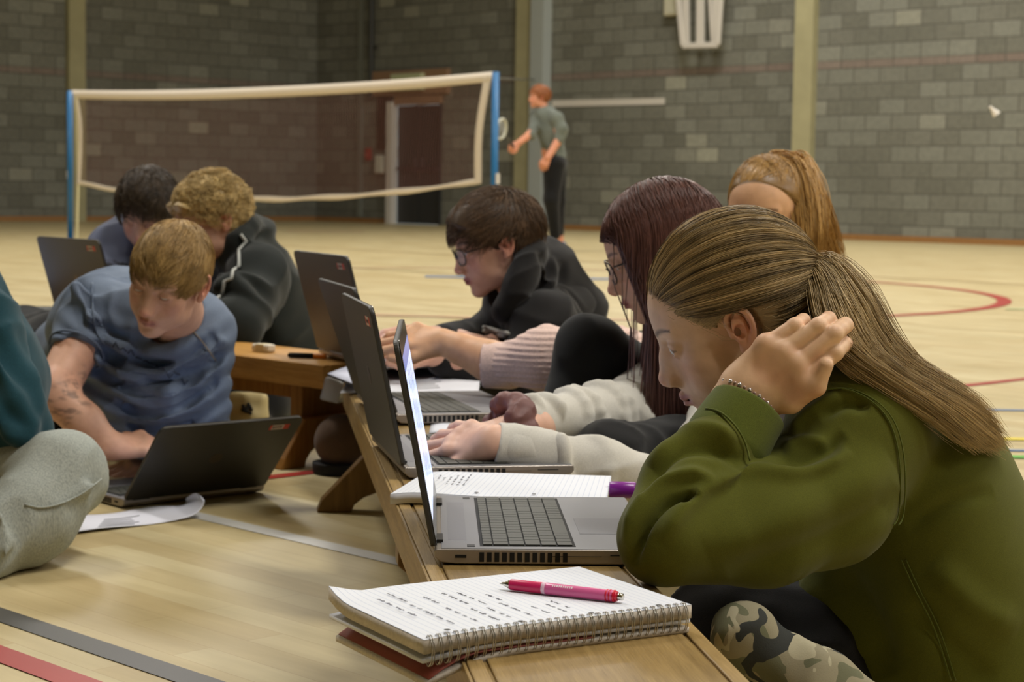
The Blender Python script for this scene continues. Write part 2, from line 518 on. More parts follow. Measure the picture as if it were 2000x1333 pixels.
# ------------------------------------------------------------ door
dr = empty('door_1', hall((ds0 + ds1) / 2, .0, 0)); dr['kind'] = 'structure'
w = ds1 - ds0; mid = (ds0 + ds1) / 2
for i in (0, 1):
    a0 = ds0 + .01 + i * w / 2; a1 = a0 + w / 2 - .02
    leaf = wbox(MB(), 'right', a0, a1, .01, dz1 - .01, -.06, -.01).build('door_leaf', M['door'], dr)
    mb = MB(); sc = mid + (-.09 if i == 0 else .09)
    wbox(mb, 'right', sc - .035, sc + .035, .95, 1.2, -.011, .01)
    mb.build('push_plate', plain('plate%d' % i, srgb(92, 88, 92), .4, .6), leaf)
wbox(MB(), 'right', ds0 + .05, ds1 - .05, .98, 1.03, .01, .05).build('panic_bar', plain('bar', srgb(72, 66, 70), .4, .5), dr)
fs0 = hit(761, 300, 'right', .05)[0]; 
mb = MB(); wbox(mb, 'right', fs0, ds0 - .002, 0, dz1 + .06, 0, .14)
wbox(mb, 'right', ds0 - .002, ds1 + .05, dz1 + .01, dz1 + .16, 0, .08, 1)
wbox(mb, 'right', ds1 + .002, ds1 + .03, 0, dz1 + .01, 0, .05, 2)
tag(mb.build('trim_%d' % k, [M['white_paint'], M['brownpaint'], M['door']]), kind='structure'); k += 1
sl = hit(735, 190, 'right')[0]; sr = hit(880, 170, 'right')[0]
z0 = hit(800, 197, 'right')[1]; z1 = hit(800, 165, 'right')[1]
mb = wbox(MB(), 'right', sl, sr, dz1 + .18, dz1 + .62, 0, .1)
wbox(mb, 'right', sl + .08, fs0 - .02, 1.35, dz1 + .17, 0, .05, 1)
tag(mb.build('trim_%d' % k, [M['brownpaint'], M['darkbrown']]), kind='structure'); k += 1
# exit sign box above the door
a, za = hit(762, 178, 'right', .2); b, zb = hit(822, 142, 'right', .2)
sgn = empty('exit_sign', hall((a + b) / 2, .1, za), 'pale yellow-green rectangular sign box above the dark double door', 'sign')
wbox(MB(), 'right', a, b, za, zb, .1, .2).build('sign_box', plain('signbox', srgb(196, 198, 160), .5), sgn, bevel=.01)
wbox(MB(), 'right', a + .03, b - .03, za + .03, zb - .03, .2, .205).build('sign_face', plain('signface', srgb(190, 196, 150), .5), sgn)
# fire call point, dispenser
a, za = hit(717, 301, 'right', .06)
fb = empty('fire_call_point', hall(a, 0, za - .1), 'small red fire alarm box on block wall left of the double door', 'alarm')
wbox(MB(), 'right', a - .07, a + .07, za - .11, za + .11, 0, .06).build('housing', plain('redbox', srgb(150, 52, 44), .4), fb, bevel=.01)
wbox(MB(), 'right', a - .045, a + .045, za - .06, za + .04, .06, .066).build('push_window', plain('redbox2', srgb(176, 84, 74), .3), fb)
a, za = hit(740, 321, 'right', .1)
db = empty('wall_dispenser', hall(a, 0, za - .15), 'small off-white rounded dispenser on wall just left of the door frame', 'dispenser')
wbox(MB(), 'right', a - .12, a + .1, za - .17, za + .17, 0, .11).build('cover', plain('disp', srgb(206, 204, 188), .4), db, bevel=.03, seg=4)
wbox(MB(), 'right', a - .06, a + .04, za - .19, za - .165, .02, .09).build('nozzle', M['darkbrown'], db)
# white tape strip on right wall
a, za = hit(1078, 203, 'right', .01); b, zb = hit(1298, 197, 'right', .01)
al = AD; mb = MB(); base = hall(a, .004, za - .05)
mb.prism([base, hall(b, .004, zb - .055), hall(b, .004, zb + .045), hall(a, .004, za + .06)], BD * .006)
tag(mb.build('wall_strip', M['white_paint']), 'long white horizontal strip on the right block wall behind the badminton player', 'strip')
# basketball hoop bracket
def wp(px, py, off=.25):
    d = ray(px, py); p0 = CORNER + BD * off
    return CAMP + d * (((p0 - CAMP) @ BD) / (d @ BD))
hb = empty('hoop_bracket', hall(hit(1370, 90, 'right')[0], 0, hit(1370, 90, 'right')[1]), 'white trapezoid steel bracket of a basketball hoop high on right wall', 'bracket')
def bar(mb, p, q, wdt, dep=.06):
    p = np.asarray(p); q = np.asarray(q); d = unit(q - p); sd = unit(np.cross(d, BD))
    poly = [p - sd * wdt / 2, p + sd * wdt / 2, p + sd * wdt / 2 + BD * dep, p - sd * wdt / 2 + BD * dep]
    mb.prism(poly, q - p)
mb = MB()
Lt, Lb, Rb, Rt = wp(1322, -60), wp(1337, 90), wp(1404, 88), wp(1414, -60)
for p_, q_ in ((Lt, Lb), (Lb, Rb), (Rb, Rt)): bar(mb, p_, q_, .085)
mb.build('frame', M['white_paint'], hb, bevel=.01)
for x0, x1, w_ in ((1341, 1343, .10), (1371, 1370, .13), (1386, 1395, .05), (1403, 1400, .12)):
    mb = MB(); bar(mb, wp(x0, -60), wp(x1, 88), w_, .05); mb.build('strut', M['white_paint'], hb)
a, za = hit(1296, 31, 'right', .15); b, zb = hit(1333, -60, 'right', .15)
bx = empty('wall_box', hall((a + b) / 2, 0, za), 'square cream box on right wall at left of the hoop bracket', 'box')
wbox(MB(), 'right', a, b, za, zb, 0, .15).build('casing', plain('cream', srgb(206, 200, 172), .5), bx, bevel=.01)
wbox(MB(), 'right', a + .03, b - .03, za + .03, zb - .03, .15, .16).build('lid', plain('cream2', srgb(200, 196, 172), .5), bx)

# ------------------------------------------------------------ floor markings (painted lines, 1 mm proud)
LINE = {c: plain('line_' + c, v, .4) for c, v in dict(
    white=srgb(206, 204, 198), black=srgb(66, 64, 60), red=srgb(164, 44, 34), blue=srgb(92, 124, 168),
    yellow=srgb(222, 200, 60), green=srgb(96, 176, 60), palegreen=srgb(190, 206, 150), palered=srgb(214, 170, 140), tan=srgb(190, 160, 110)).items()}
_lz = [0.0008]
def strip(pts, wdt, c, label):
    _lz[0] += .00025
    pts = np.array([[p[0], p[1]] for p in pts], float); T = np.gradient(pts, axis=0)
    T /= np.linalg.norm(T, axis=1)[:, None]; N = np.stack([-T[:, 1], T[:, 0]], 1) * wdt / 2
    V = np.vstack([np.c_[pts + N, np.full(len(pts), _lz[0])], np.c_[pts - N, np.full(len(pts), _lz[0])]])
    k_ = len(pts); F = np.array([(i, k_ + i, k_ + i + 1, i + 1) for i in range(k_ - 1)])
    o = mesh_np('floor_line', V, F, LINE[c], None, False)
    tag(o, label, 'floor line', kind='structure')
def lin(p, q, n=2): return [p + (q - p) * t for t in np.linspace(0, 1, n)]
a2 = AD[:2]; b2 = BD[:2]
def dirline(px, py, d, s0, s1, wdt, c, label):
    p = PZ(px, py)[:2]; strip([p + d * s0, p + d * s1], wdt, c, label)
dirline(590, 1055, a2, -.42, .62, .045, 'white', 'white line on the floor beside the near bench')
dirline(180, 1263, a2, -3, 2.0, .05, 'black', 'black line on the floor at bottom left')
dirline(70, 1305, a2, -3, 2.0, .05, 'red', 'red line on the floor left of the black line')
dirline(590, 926, b2, -1.2, 5, .045, 'red', 'red line on the floor behind the floor laptop')
dirline(1960, 746, b2, -1.6, 1.0, .05, 'red', 'red line on the floor at right edge')
for i, (px_, py_, c_) in enumerate(((1975, 804, 'blue'), (1980, 861, 'yellow'), (1990, 884, 'blue'), (1995, 897, 'green'))):
    p = PZ(px_, py_)[:2]; strip([p - np.array([.35, -.02]), p + np.array([.8, .02])], (.035, .06, .03, .05)[i], c_, 'thin %s line on the floor at right edge' % c_)
cc = np.array([.15, 12.7])
th = np.linspace(-1.0, .62, 60); strip([cc + 3.05 * np.array([math.cos(t), math.sin(t)]) for t in th], .09, 'red', 'curved red line on the far floor at right')
th = np.linspace(.62, 5.28, 90); strip([cc + 3.05 * np.array([math.cos(t), math.sin(t)]) for t in th], .08, 'palered', 'faded red curve on the far floor')
p = PZ(830, 541)[:2]; strip([p, p + np.array([1.4, .03])], .22, 'blue', 'short blue line on the mid floor')
p = PZ(1964, 605)[:2]; strip([p, p + np.array([2.5, .25])], .08, 'palegreen', 'pale green line on far floor at right')
p = PZ(640, 822)[:2]; strip([p - b2 * .5, p + b2 * .9], .09, 'yellow', 'yellow line on the floor behind the benches')
p = PZ(740, 617)[:2]; strip([p, p + np.array([.55, -.1])], .06, 'palered', 'short faded red line on mid floor')
p = PZ(560, 452)[:2]; strip([p, p + np.array([1.1, .3])], .3, 'palered', 'faded red mark on the far floor')
dirline(1300, 520, a2, -9, 9, .06, 'tan', 'faint tan line across the far floor')

# ------------------------------------------------------------ badminton net
PA = P(143, 457, 18.5); PA[2] = 0; PB = P(955, 440, 14.6); PB[2] = 0
NH = 1.55
nd = unit(PB - PA)
M['bluepost'] = plain('blue_post', srgb(32, 104, 158), .4)
M['tape'] = plain('net_tape', srgb(226, 214, 196), .8)
for q, lab, lean in ((PA, 'blue badminton post at left end of net', 0), (PB, 'blue badminton post at right end of net', .0)):
    ps = empty('net_post', q, lab, 'post', 'badminton posts')
    sgn_ = -1 if q is PA else 1
    c0 = q + nd * sgn_ * .05
    mb = MB(); mb.tube([c0 + EZ * .02, c0 + EZ * (NH + .0)], .028, 10); mb.build('pole', M['bluepost'], ps, True)
    mb = MB(); mb.box(c0 + EZ * .02, (.3, .5, .04), np.array([[nd[0], -nd[1], 0], [nd[1], nd[0], 0], [0, 0, 1]]))
    mb.build('base_weight', M['bluepost'], ps, bevel=.01)
    mb = MB(); mb.tube([c0 + nd * sgn_ * .035 + EZ * z_ for z_ in (.7, .78)], .016, 8); mb.build('cleat', M['white_paint'], ps)
net = empty('badminton_net', PA * .5 + PB * .5, 'long badminton net with white top tape strung between two blue posts', 'net')
Ln = np.linalg.norm(PB - PA)
def npnt(s, t):
    """s along net 0..1, t 0 top ..1 bottom"""
    top = NH - .02 - .085 * 4 * s * (1 - s) * .6
    dep = .86 + .10 * 4 * s * (1 - s) * 1.0 - .06 * s
    inset = .10 * t * (1 if s < .5 else -1) * (abs(s - .5) * 2) ** 6
    return PA + (PB - PA) * s + nd * inset + EZ * (top - dep * t) + np.array([.02 * math.sin(9 * s + 4 * t), 0, 0])
def tapemesh(name, f0, f1, n, parent, mat):
    A = np.array([f0(t) for t in np.linspace(0, 1, n)]); B_ = np.array([f1(t) for t in np.linspace(0, 1, n)])
    off = np.cross(nd, EZ) * .004
    V = np.vstack([A - off, B_ - off, A + off, B_ + off]); F = []
    for i in range(n - 1):
        for (p_, q_) in ((0, 1), (1, 3), (3, 2), (2, 0)):
            F.append((p_ * n + i, q_ * n + i, q_ * n + i + 1, p_ * n + i + 1))
    return mesh_np(name, V, np.array(F), mat, parent, True)
tapemesh('top_tape', lambda s: npnt(s, -.03), lambda s: npnt(s, .065), 40, net, M['tape'])
tapemesh('bottom_tape', lambda s: npnt(s, .985) + EZ * .006 * math.sin(40 * s), lambda s: npnt(s, 1.03) + EZ * .006 * math.sin(43 * s), 60, net, M['tape'])
tapemesh('side_tape', lambda t: npnt(0, t), lambda t: npnt(.011 + .004 * math.sin(3 * t), t), 14, net, M['tape'])
tapemesh('side_tape', lambda t: npnt(.985, t), lambda t: npnt(1, t), 14, net, M['tape'])
mb = MB()                                                     # mesh of cords, 4 cm apart
nx, ny = int(Ln / .03), 28
for i in range(nx + 1):
    s = i / nx; mb.tube([npnt(s, t) for t in np.linspace(0.05, 1, 6)], .0016, 3)
for j in range(ny + 1):
    t = .05 + .95 * j / ny; mb.tube([npnt(s, t) for s in np.linspace(0, 1, 25)], .0016, 3)
mb.build('netting', plain('net_cord', srgb(112, 70, 60), .9), net)
mb = MB(); p0 = PA + nd * .06; mb.tube([p0 + EZ * 1.5, p0 + EZ * .7 + nd * .03, p0 + EZ * .02 + nd * .0], .012, 6)
mb.build('cord', plain('cordc', srgb(206, 200, 160), .8), net)
mb = MB(); p1 = PB + nd * .06 + EZ * 1.5; e1 = wp(1042, 156, .22)
mb.tube([p1, e1], .012, 6); tag(mb.build('guy_rope', plain('ropec', srgb(70, 70, 60), .8)), 'dark taut rope from right net post to the grey wall column', 'rope')
# shuttlecock in flight
sp = P(1940, 216, 16.0); sh = empty('shuttlecock', sp, 'white shuttlecock in flight before the right block wall', 'shuttlecock')
dr_ = unit(P(1922, 195, 16) - P(1962, 242, 16)); u1 = unit(np.cross(dr_, EZ)); u2 = np.cross(dr_, u1)
s_ = SDF().cone(sp + dr_ * .035, sp + dr_ * .03, .0135, .0135); V_, F_ = s_.mesh(.003); mesh_np('cork', V_, F_, M['white_paint'], sh)
mb = MB()
for i in range(16):
    a = 2 * pi * i / 16; r0, r1 = .012, .034
    d0 = math.cos(a) * u1 + math.sin(a) * u2; d1 = -math.sin(a) * u1 + math.cos(a) * u2
    A_ = sp + dr_ * .025 + d0 * r0; B_ = sp - dr_ * .045 + d0 * r1
    mb.prism([A_ - d1 * .0025, A_ + d1 * .0025, B_ + d1 * .0075, B_ - d1 * .0075], d0 * .0008)
mb.build('feather_skirt', M['white_paint'], sh)
# ============================================================ benches
def wood(name, c0, c1, axis='x', sc=1.0, rough=.45):
    n = NT(name); co = n.obj()
    s = (1, 16, 16) if axis == 'x' else (16, 16, 1)
    g = n.noise(n.mapping(co, scale=s), 5 * sc, 6, .62, .4)
    f = n.noise(n.mapping(co, scale=tuple(v * 5 if v > 1 else 2.0 for v in s)), 12, 3, .6)
    c = n.ramp(g, [(.3, c0), (.68, c1)])
    c = n.mix(1, c, n.ramp(f, [(.35, (.82, .8, .76, 1)), (.65, (1.08, 1.08, 1.08, 1))]), 'MULTIPLY')
    n.set(Base_Color=c, Roughness=rough); n.bs.inputs['Specular IOR Level'].default_value = .3
    n.bump(f, .12, .001)
    return n.mat
WOOD1 = wood('bench_top_wood', srgb(128, 103, 58), srgb(160, 133, 82))
WOOD1S = wood('bench_edge_wood', srgb(142, 116, 70), srgb(172, 144, 94))
WOOD1L = wood('bench_leg_wood', srgb(112, 84, 46), srgb(136, 104, 60), 'z')
WOOD2 = wood('old_bench_wood', srgb(176, 126, 58), srgb(204, 154, 80))
WOOD2L = wood('old_bench_leg_wood', srgb(134, 92, 40), srgb(160, 114, 54), 'z')
EZ = np.array([0, 0, 1.0])
def bench(name, label, o0, d, s0, s1, wid, H, th, mats, feet, arch, fw, groove=True):
    """o0 = a point on the left/front long edge; d = long direction; wid to the right of d"""
    d = unit(np.array([d[0], d[1], 0])); w = np.array([d[1], -d[0], 0])
    R = np.stack([d, w, EZ], 1)
    root = empty(name, np.array([o0[0], o0[1], 0]) + d * (s0 + s1) / 2, label, 'bench')
    root.rotation_euler = (0, 0, math.atan2(d[1], d[0]))
    G = lambda s, t, z: np.array([o0[0], o0[1], 0]) + d * s + w * t + EZ * z
    def local_box(mb, a, b, m=0):
        a = np.array(a, float); b = np.array(b, float)
        return mb.box((a + b) / 2, np.abs(b - a), None, m)
    # plank built in the bench's own frame so the grain runs along it
    L = s1 - s0
    mb = MB()
    g0, g1 = (.016, .020)
    local_box(mb, (-L / 2, 0, H - th), (L / 2, -wid, H - .003))
    local_box(mb, (-L / 2, 0, H - .0031), (L / 2, -g0, H), 1)
    local_box(mb, (-L / 2, -g1, H - .0031), (L / 2, -wid + g1, H))
    local_box(mb, (-L / 2, -wid + g0, H - .0031), (L / 2, -wid, H), 1)
    pl = mb.build('seat_plank', [mats[0], mats[1]], None, bevel=.0025)
    pl.parent = root
    side = MB(); local_box(side, (-L / 2, .0005, H - th), (L / 2, .004, H - .001)); sp_ = side.build('edge_strip', mats[1], None, bevel=.001); sp_.parent = root
    for fx in feet:
        x = fx - (s0 + s1) / 2
        mb = MB(); local_box(mb, (x - .022, -.045, .08), (x + .022, -wid + .045, H - th)); o = mb.build('leg', mats[2], None, bevel=.003); o.parent = root
        # spreading foot board with an arch
        e = fw; pts = []
        y0, y1 = e, -wid - e
        pts = [(y0, 0), (y0 - .01, .025), (-.02, .115), (-wid + .02, .115), (y1 + .01, .025), (y1, 0)]
        ar = [(y1 + .07, 0)] + [(((y1 + .07) + (y0 - .07)) / 2 + math.cos(t) * ((y0 - .07) - (y1 + .07)) / 2, math.sin(t) * arch) for t in np.linspace(pi, 0, 9)] + [(y0 - .07, 0)]
        poly = pts + ar
        me = MB()
        import mathutils
        for xo in (-.024, ):
            pass
        # triangulate through convex strips between outline and arch
        outer = [(y0, 0)] + [(y0 - .01, .025), (-.02, .115)] + [(a_, .115) for a_ in np.linspace(-.02, -wid + .02, 7)[1:-1]] + [(-wid + .02, .115), (y1 + .01, .025), (y1, 0)]
        inner = [(((y1 + .07) + (y0 - .07)) / 2 + math.cos(t) * ((y0 - .07) - (y1 + .07)) / 2, math.sin(t) * arch) for t in np.linspace(0, pi, len(outer))]
        n_ = len(outer); V = []; F = []
        for xo in (-.045, -.0):
            V += [(x + xo, q[0], q[1]) for q in outer] + [(x + xo, q[0], q[1]) for q in inner]
        for i in range(n_ - 1):
            F.append((i, i + 1, n_ + i + 1, n_ + i)); b_ = 2 * n_
            F.append((b_ + i + 1, b_ + i, b_ + n_ + i, b_ + n_ + i + 1))
            F.append((i + 1, i, b_ + i, b_ + i + 1)); F.append((n_ + i, n_ + i + 1, b_ + n_ + i + 1, b_ + n_ + i))
        F.append((0, n_, b_ + n_, b_)); F.append((n_ - 1, b_ + n_ - 1, b_ + 2 * n_ - 1, 2 * n_ - 1))
        mb = MB(); mb.add([(v[0] - .022, v[1], v[2]) for v in V], F); o = mb.build('foot', mats[2], None, bevel=.003); o.parent = root
    mb = MB(); local_box(mb, (-L / 2 + .25, -wid / 2 - .014, H - th - .05), (L / 2 - .25, -wid / 2 + .014, H - th)); o = mb.build('rail', mats[2], None); o.parent = root
    return root, G
BH = 0.225
E0 = PZ(928, 1333, BH); E1 = PZ(690, 780, BH); bd = unit(E1 - E0)
B1, G1 = bench('gym_bench', 'long pale oak gym bench in the foreground carrying open laptops and notepads', E0, bd, -1.1, 2.62, .245, BH, .055, (WOOD1, WOOD1S, WOOD1L), (-.75, 2.25), .05, .075)
# support block under the front edge
q = PZ(772, 1058, BH - .055)
MBx = MB(); w1 = np.array([bd[1], -bd[0], 0])
MBx.prism([q + w1 * .004, q + w1 * .004 - EZ * .035, q + w1 * .05 - EZ * .075, q + w1 * .12 - EZ * .075, q + w1 * .12], bd * .05)
o = MBx.build('hook_block', WOOD1L, B1, bevel=.002)
B2H = .25
F0 = PZ(634, 714, B2H); F1 = PZ(20, 641, B2H); b2d = unit(F1 - F0)
B2, G2 = bench('gym_bench', 'orange-brown varnished gym bench running behind the boy in the blue-grey T-shirt', F0, b2d, 0, 2.6, .245, B2H, .055, (WOOD2, WOOD2, WOOD2L), (.16, 2.2), .062, .05)
# mirrored so that the width lies behind the edge
# (the bench frame runs towards the right end, its width extends away from -w)

# ============================================================ laptops
LM = dict(
    lid=plain('charcoal_lid', srgb(58, 56, 52), .42, .25, var=.04, scale=200, bump=.03, bscale=900),
    silver=plain('silver_deck', srgb(134, 134, 137), .42, .3),
    side=plain('champagne_side', srgb(158, 150, 142), .35, .5),
    key=plain('dark_keys', srgb(66, 67, 60), .5),
    bezel=plain('black_bezel', srgb(22, 22, 24), .22),
    hinge=plain('hinge_black', srgb(20, 20, 20), .4),
    rubber=plain('rubber', srgb(14, 14, 14), .8),
    vent=plain('vent_dark', srgb(12, 12, 12), .7),
    red=plain('sticker_red', srgb(206, 60, 44), .5), wht=plain('sticker_white', srgb(206, 190, 186), .5), ink=plain('sticker_ink', srgb(96, 60, 60), .6),
    logo=plain('lid_logo', srgb(82, 72, 58), .3, .6), pad=plain('trackpad', srgb(124, 124, 128), .42, .3), port=plain('port', srgb(20, 20, 22), .5))
def screen_mat(name, col, strength, split=.0):
    n = NT(name); uv = n.uv()
    sep = n.n('ShaderNodeSeparateXYZ'); n.l(uv, sep.inputs[0])
    # a window layout: toolbar, page, text lines
    rows = n.n('ShaderNodeTexWave', wave_type='BANDS', bands_direction='Y'); rows.inputs['Scale'].default_value = 12
    n.l(uv, rows.inputs[0])
    f = n.noise(n.mapping(uv, scale=(30, 3, 1)), 6, 2)
    txt = n.math('MULTIPLY', n.math('GREATER_THAN', rows.outputs['Fac'], .62), n.math('GREATER_THAN', f, .48))
    page = n.math('MULTIPLY', n.math('GREATER_THAN', sep.outputs[0], .22), n.math('LESS_THAN', sep.outputs[0], .8))
    c = n.mix(n.math('MULTIPLY', txt, page), col, (.15, .17, .22, 1))
    top = n.math('GREATER_THAN', sep.outputs[1], .9)
    c = n.mix(top, c, (.1, .18, .45, 1))
    n.set(Base_Color=(.02, .02, .02, 1), Roughness=.12, Emission_Color=c, Emission_Strength=strength)
    return n.mat
SCR = screen_mat('lit_screen', (.6, .7, 1, 1), 1.25)
def laptop(label, hinge0, hinge1, zb, tilt, user, sticker='left', scr=SCR, size=1.0):
    """hinge0/hinge1: ends of the hinge line in plan; user: +1 if the user sits to the right of hinge0->hinge1"""
    h0 = np.array([hinge0[0], hinge0[1], 0.]); h1 = np.array([hinge1[0], hinge1[1], 0.])
    u = unit(h1 - h0); v = np.array([u[1], -u[0], 0]) * user          # v points to the user
    W, D, T = .378 * size, .257 * size, .019
    mid = (h0 + h1) / 2
    root = empty('laptop', mid + EZ * zb, label, 'laptop', None)
    if user > 0: Rx = np.stack([u, v, -EZ], 1)          # not used for orientation of parts, only vectors
    def Wp(a, b, z): return mid + u * a + v * b + EZ * (zb + z)        # a along hinge from centre, b towards user
    def bx(mb, a0, a1, b0, b1, z0, z1, m=0):
        p = [Wp(a0, b0, z0), Wp(a1, b0, z0), Wp(a1, b1, z0), Wp(a0, b1, z0)]
        if user < 0: p = p[::-1]
        return mb.prism(p[::-1], EZ * (z1 - z0), m)
    # base: wedge profile, rounded corners
    mb = MB()
    prof = [(-.004, .010), (0.004, .0035), (.02, .002), (D - .03, .002), (D - .004, .006), (D, .011), (D - .001, .0185), (D - .004, T), (-.002, T), (-.004, T - .002)]
    pl = [Wp(-W / 2, b, z) for b, z in prof]
    if user < 0: pl = pl[::-1]
    mb.prism(pl, u * W)
    base = mb.build('base', [LM['side']], root, bevel=.002, seg=3)
    mb = MB(); bx(mb, -W / 2 + .002, W / 2 - .002, .004, D - .003, T, T + .0006); mb.build('palm_rest', LM['silver'], base, bevel=.0003)
    # keyboard: six rows of keys in a recessed tray
    kb = MB(); a0, a1, b0, b1 = -.17 * size, .17 * size, .052 * size, .158 * size
    bx(kb, a0 - .003, a1 + .003, b0 - .003, b1 + .003, T + .0004, T + .0009)
    kbo = kb.build('keyboard_tray', LM['rubber'], base)
    kk = MB(); rows = 6; rng = np.random.default_rng(3)
    rowh = (b1 - b0) / (rows - .35)
    for r in range(rows):
        hh = rowh * (.65 if r == 0 else 1.0)
        bb = b0 + (0 if r == 0 else rowh * (r - .35))
        x = a0; ncol = 19
        ws = [1.0] * ncol
        if r == 0: ws = [1.0] * 19
        elif r == 1: ws = [1] * 13 + [1.9] + [1] * 4
        elif r == 2: ws = [1.45] + [1] * 12 + [1.45] + [1] * 4
        elif r == 3: ws = [1.75] + [1] * 11 + [2.15] + [1] * 4
        elif r == 4: ws = [1.25] + [1] * 11 + [2.6] + [1] * 4
        else: ws = [1.2, 1, 1, 1.1, 5.6, 1.1, 1, 1, 1, 1, 1, 2, 1]
        if user < 0: ws = ws
        tot = sum(ws); un = (a1 - a0) / tot
        for w_ in ws:
            bx(kk, x + .0009, x + w_ * un - .0009, bb + .0009, bb + hh - .0009, T + .0009, T + .0024)
            x += w_ * un
    ko = kk.build('keys', LM['key'], base); tag(ko, kind='stuff')
    mb = MB(); ca = -.035
    bx(mb, ca - .055, ca + .055, .172, .238, T + .0005, T + .0009); mb.build('trackpad', LM['pad'], base)
    mb = MB(); bx(mb, -.135, .135, .012, .034, T + .0005, T + .0008); mb.build('speaker_strip', LM['pad'], base)
    for a_ in (-W / 2 + .019, W / 2 - .019):
        mb = MB(); bx(mb, a_ - .007, a_ + .007, .034, .043, T + .0006, T + .001); mb.build('button', LM['port'], base)
    # vents + ports on both short sides
    for sd in (-1, 1):
        mb = MB(); n_ = 12
        e0 = sd * W / 2
        for i in range(n_):
            b_ = .048 + i * .0088
            bx(mb, min(e0, e0 + sd * .0006), max(e0, e0 + sd * .0006), b_, b_ + .0055, .0045, .0155)
        mb.build('side_vent', LM['vent'], base)
        mb = MB(); bx(mb, min(e0, e0 + sd * .0006), max(e0, e0 + sd * .0006), .020, .033, .009, .0125); mb.build('lock_slot', LM['vent'], base)
        mb = MB(); bx(mb, min(e0, e0 + sd * .0005), max(e0, e0 + sd * .0005), .200, .232, .012, .0132); mb.build('card_slot', LM['vent'], base)
        mb = MB(); bx(mb, min(e0, e0 + sd * .0004), max(e0, e0 + sd * .0004), .13, .1305, .003, .011)
        bx(mb, min(e0, e0 + sd * .0004), max(e0, e0 + sd * .0004), .13, .19, .011, .0115); mb.build('drive_seam', LM['rubber'], base)
    for a_ in (-.15, .15):
        for b_ in (.02, D - .03):
            mb = MB(); bx(mb, a_ - .012, a_ + .012, b_ - .004, b_ + .004, 0, .003); mb.build('rubber_foot', LM['rubber'], base)
    for a_ in (-.13, .13):
        mb = MB(); bx(mb, a_ - .02, a_ + .02, -.004, .006, T - .004, T + .004); mb.build('hinge', LM['hinge'], base)
    # lid
    ct, st = math.cos(tilt), math.sin(tilt)
    up = EZ * ct - v * st; nrm = v * ct + EZ * st                        # nrm = screen side normal
    lo = mid + EZ * (zb + T + .003) - v * .001
    LH, TH = .243 * size, .0075
    def Lp(a, h, d): return lo + u * a + up * h + nrm * d
    n_ = 6; pts = []
    rc = .016
    for (cx_, cy_, a_) in ((W / 2 - rc, LH - rc, 0), (-W / 2 + rc, LH - rc, pi / 2)):
        for i in range(n_ + 1):
            t = a_ + pi / 2 * i / n_; pts.append((cx_ + rc * math.cos(t), cy_ + rc * math.sin(t)))
    pts += [(-W / 2, .004), (-W / 2 + .004, 0), (W / 2 - .004, 0), (W / 2, .004)]
    pp = [Lp(a_, h_, -TH) for a_, h_ in pts]
    mb = MB(); mb.prism(pp if user < 0 else pp[::-1], nrm * (TH - .0012))
    lid = mb.build('lid', LM['lid'], root, bevel=.0015, seg=3)
    pp = [Lp(a_ * .995, h_ * .995 + .0005, -.0012) for a_, h_ in pts]
    mb = MB(); mb.prism(pp if user < 0 else pp[::-1], nrm * .0012); mb.build('bezel', LM['bezel'], lid)
    q = [Lp(-.172 * size, .028, .0002), Lp(.172 * size, .028, .0002), Lp(.172 * size, .222 * size, .0002), Lp(-.172 * size, .222 * size, .0002)]
    uvq = [(1, 0), (0, 0), (0, 1), (1, 1)] if user > 0 else [(0, 0), (1, 0), (1, 1), (0, 1)]
    fq = np.array([[0, 1, 2, 3]]) if np.dot(np.cross(u, up), nrm) > 0 else np.array([[3, 2, 1, 0]])
    mesh_np('screen', q, fq, scr, lid, False, uv=uvq)
    # asset sticker on the outside, near the right top corner seen from behind
    sgn = {'left': -1, 'right': 1}[sticker]
    def lb(mb, a0, a1, h0_, h1_, d0, d1, m=0):
        p = [Lp(a0, h0_, d0), Lp(a1, h0_, d0), Lp(a1, h1_, d0), Lp(a0, h1_, d0)]
        if np.dot(np.cross(p[1] - p[0], p[2] - p[0]), nrm) > 0: p = p[::-1]
        mb.prism(p[::-1] if d1 > d0 else p, nrm * (d1 - d0), m)
    if sticker:
        c_ = sgn * (W / 2 - .052)
        mb = MB(); lb(mb, c_ - .024, c_ + .024, LH - .032, LH - .018, -TH - .0003, -TH, 0)
        e_ = c_ + sgn * .017
        lb(mb, e_ - .006, e_ + .007, LH - .032, LH - .018, -TH - .0005, -TH, 1)
        e_ = c_ - sgn * .022; lb(mb, e_ - .002, e_ + .003, LH - .032, LH - .018, -TH - .0005, -TH, 1)
        for i, (q0, q1) in enumerate(((-.017, -.012), (-.010, -.006), (-.004, -.001), (.001, .006))):
            lb(mb, c_ + sgn * q0 if sgn > 0 else c_ - q1, c_ + q1 if sgn > 0 else c_ - q0, LH - .028, LH - .022, -TH - .0005, -TH, 2)
        mb.build('asset_sticker', [LM['wht'], LM['red'], LM['ink']], lid)
    mb = MB(); ring = [Lp(.015 * math.cos(t), LH / 2 + .015 * math.sin(t), -TH - .0003) for t in np.linspace(0, 2 * pi, 24, endpoint=False)]
    if np.dot(np.cross(ring[1] - ring[0], ring[2] - ring[0]), nrm) < 0: ring = ring[::-1]
    mb.prism(ring, nrm * .0003); mb.build('lid_logo', LM['logo'], lid)
    return root
def rot2(d, deg):
    a = math.radians(deg); return np.array([d[0] * math.cos(a) - d[1] * math.sin(a), d[0] * math.sin(a) + d[1] * math.cos(a)])
def hline(p, d, L=.378):
    p = np.asarray(p, float)[:2]; d = unit(np.array([d[0], d[1]])); return p, p + d * L
a_, b_ = hline((-.082, 2.163), (-.042, 1)); L1 = laptop('open laptop nearest the camera, in front of the girl in the green sweatshirt', a_, b_, BH, math.radians(11), 1, 'right')
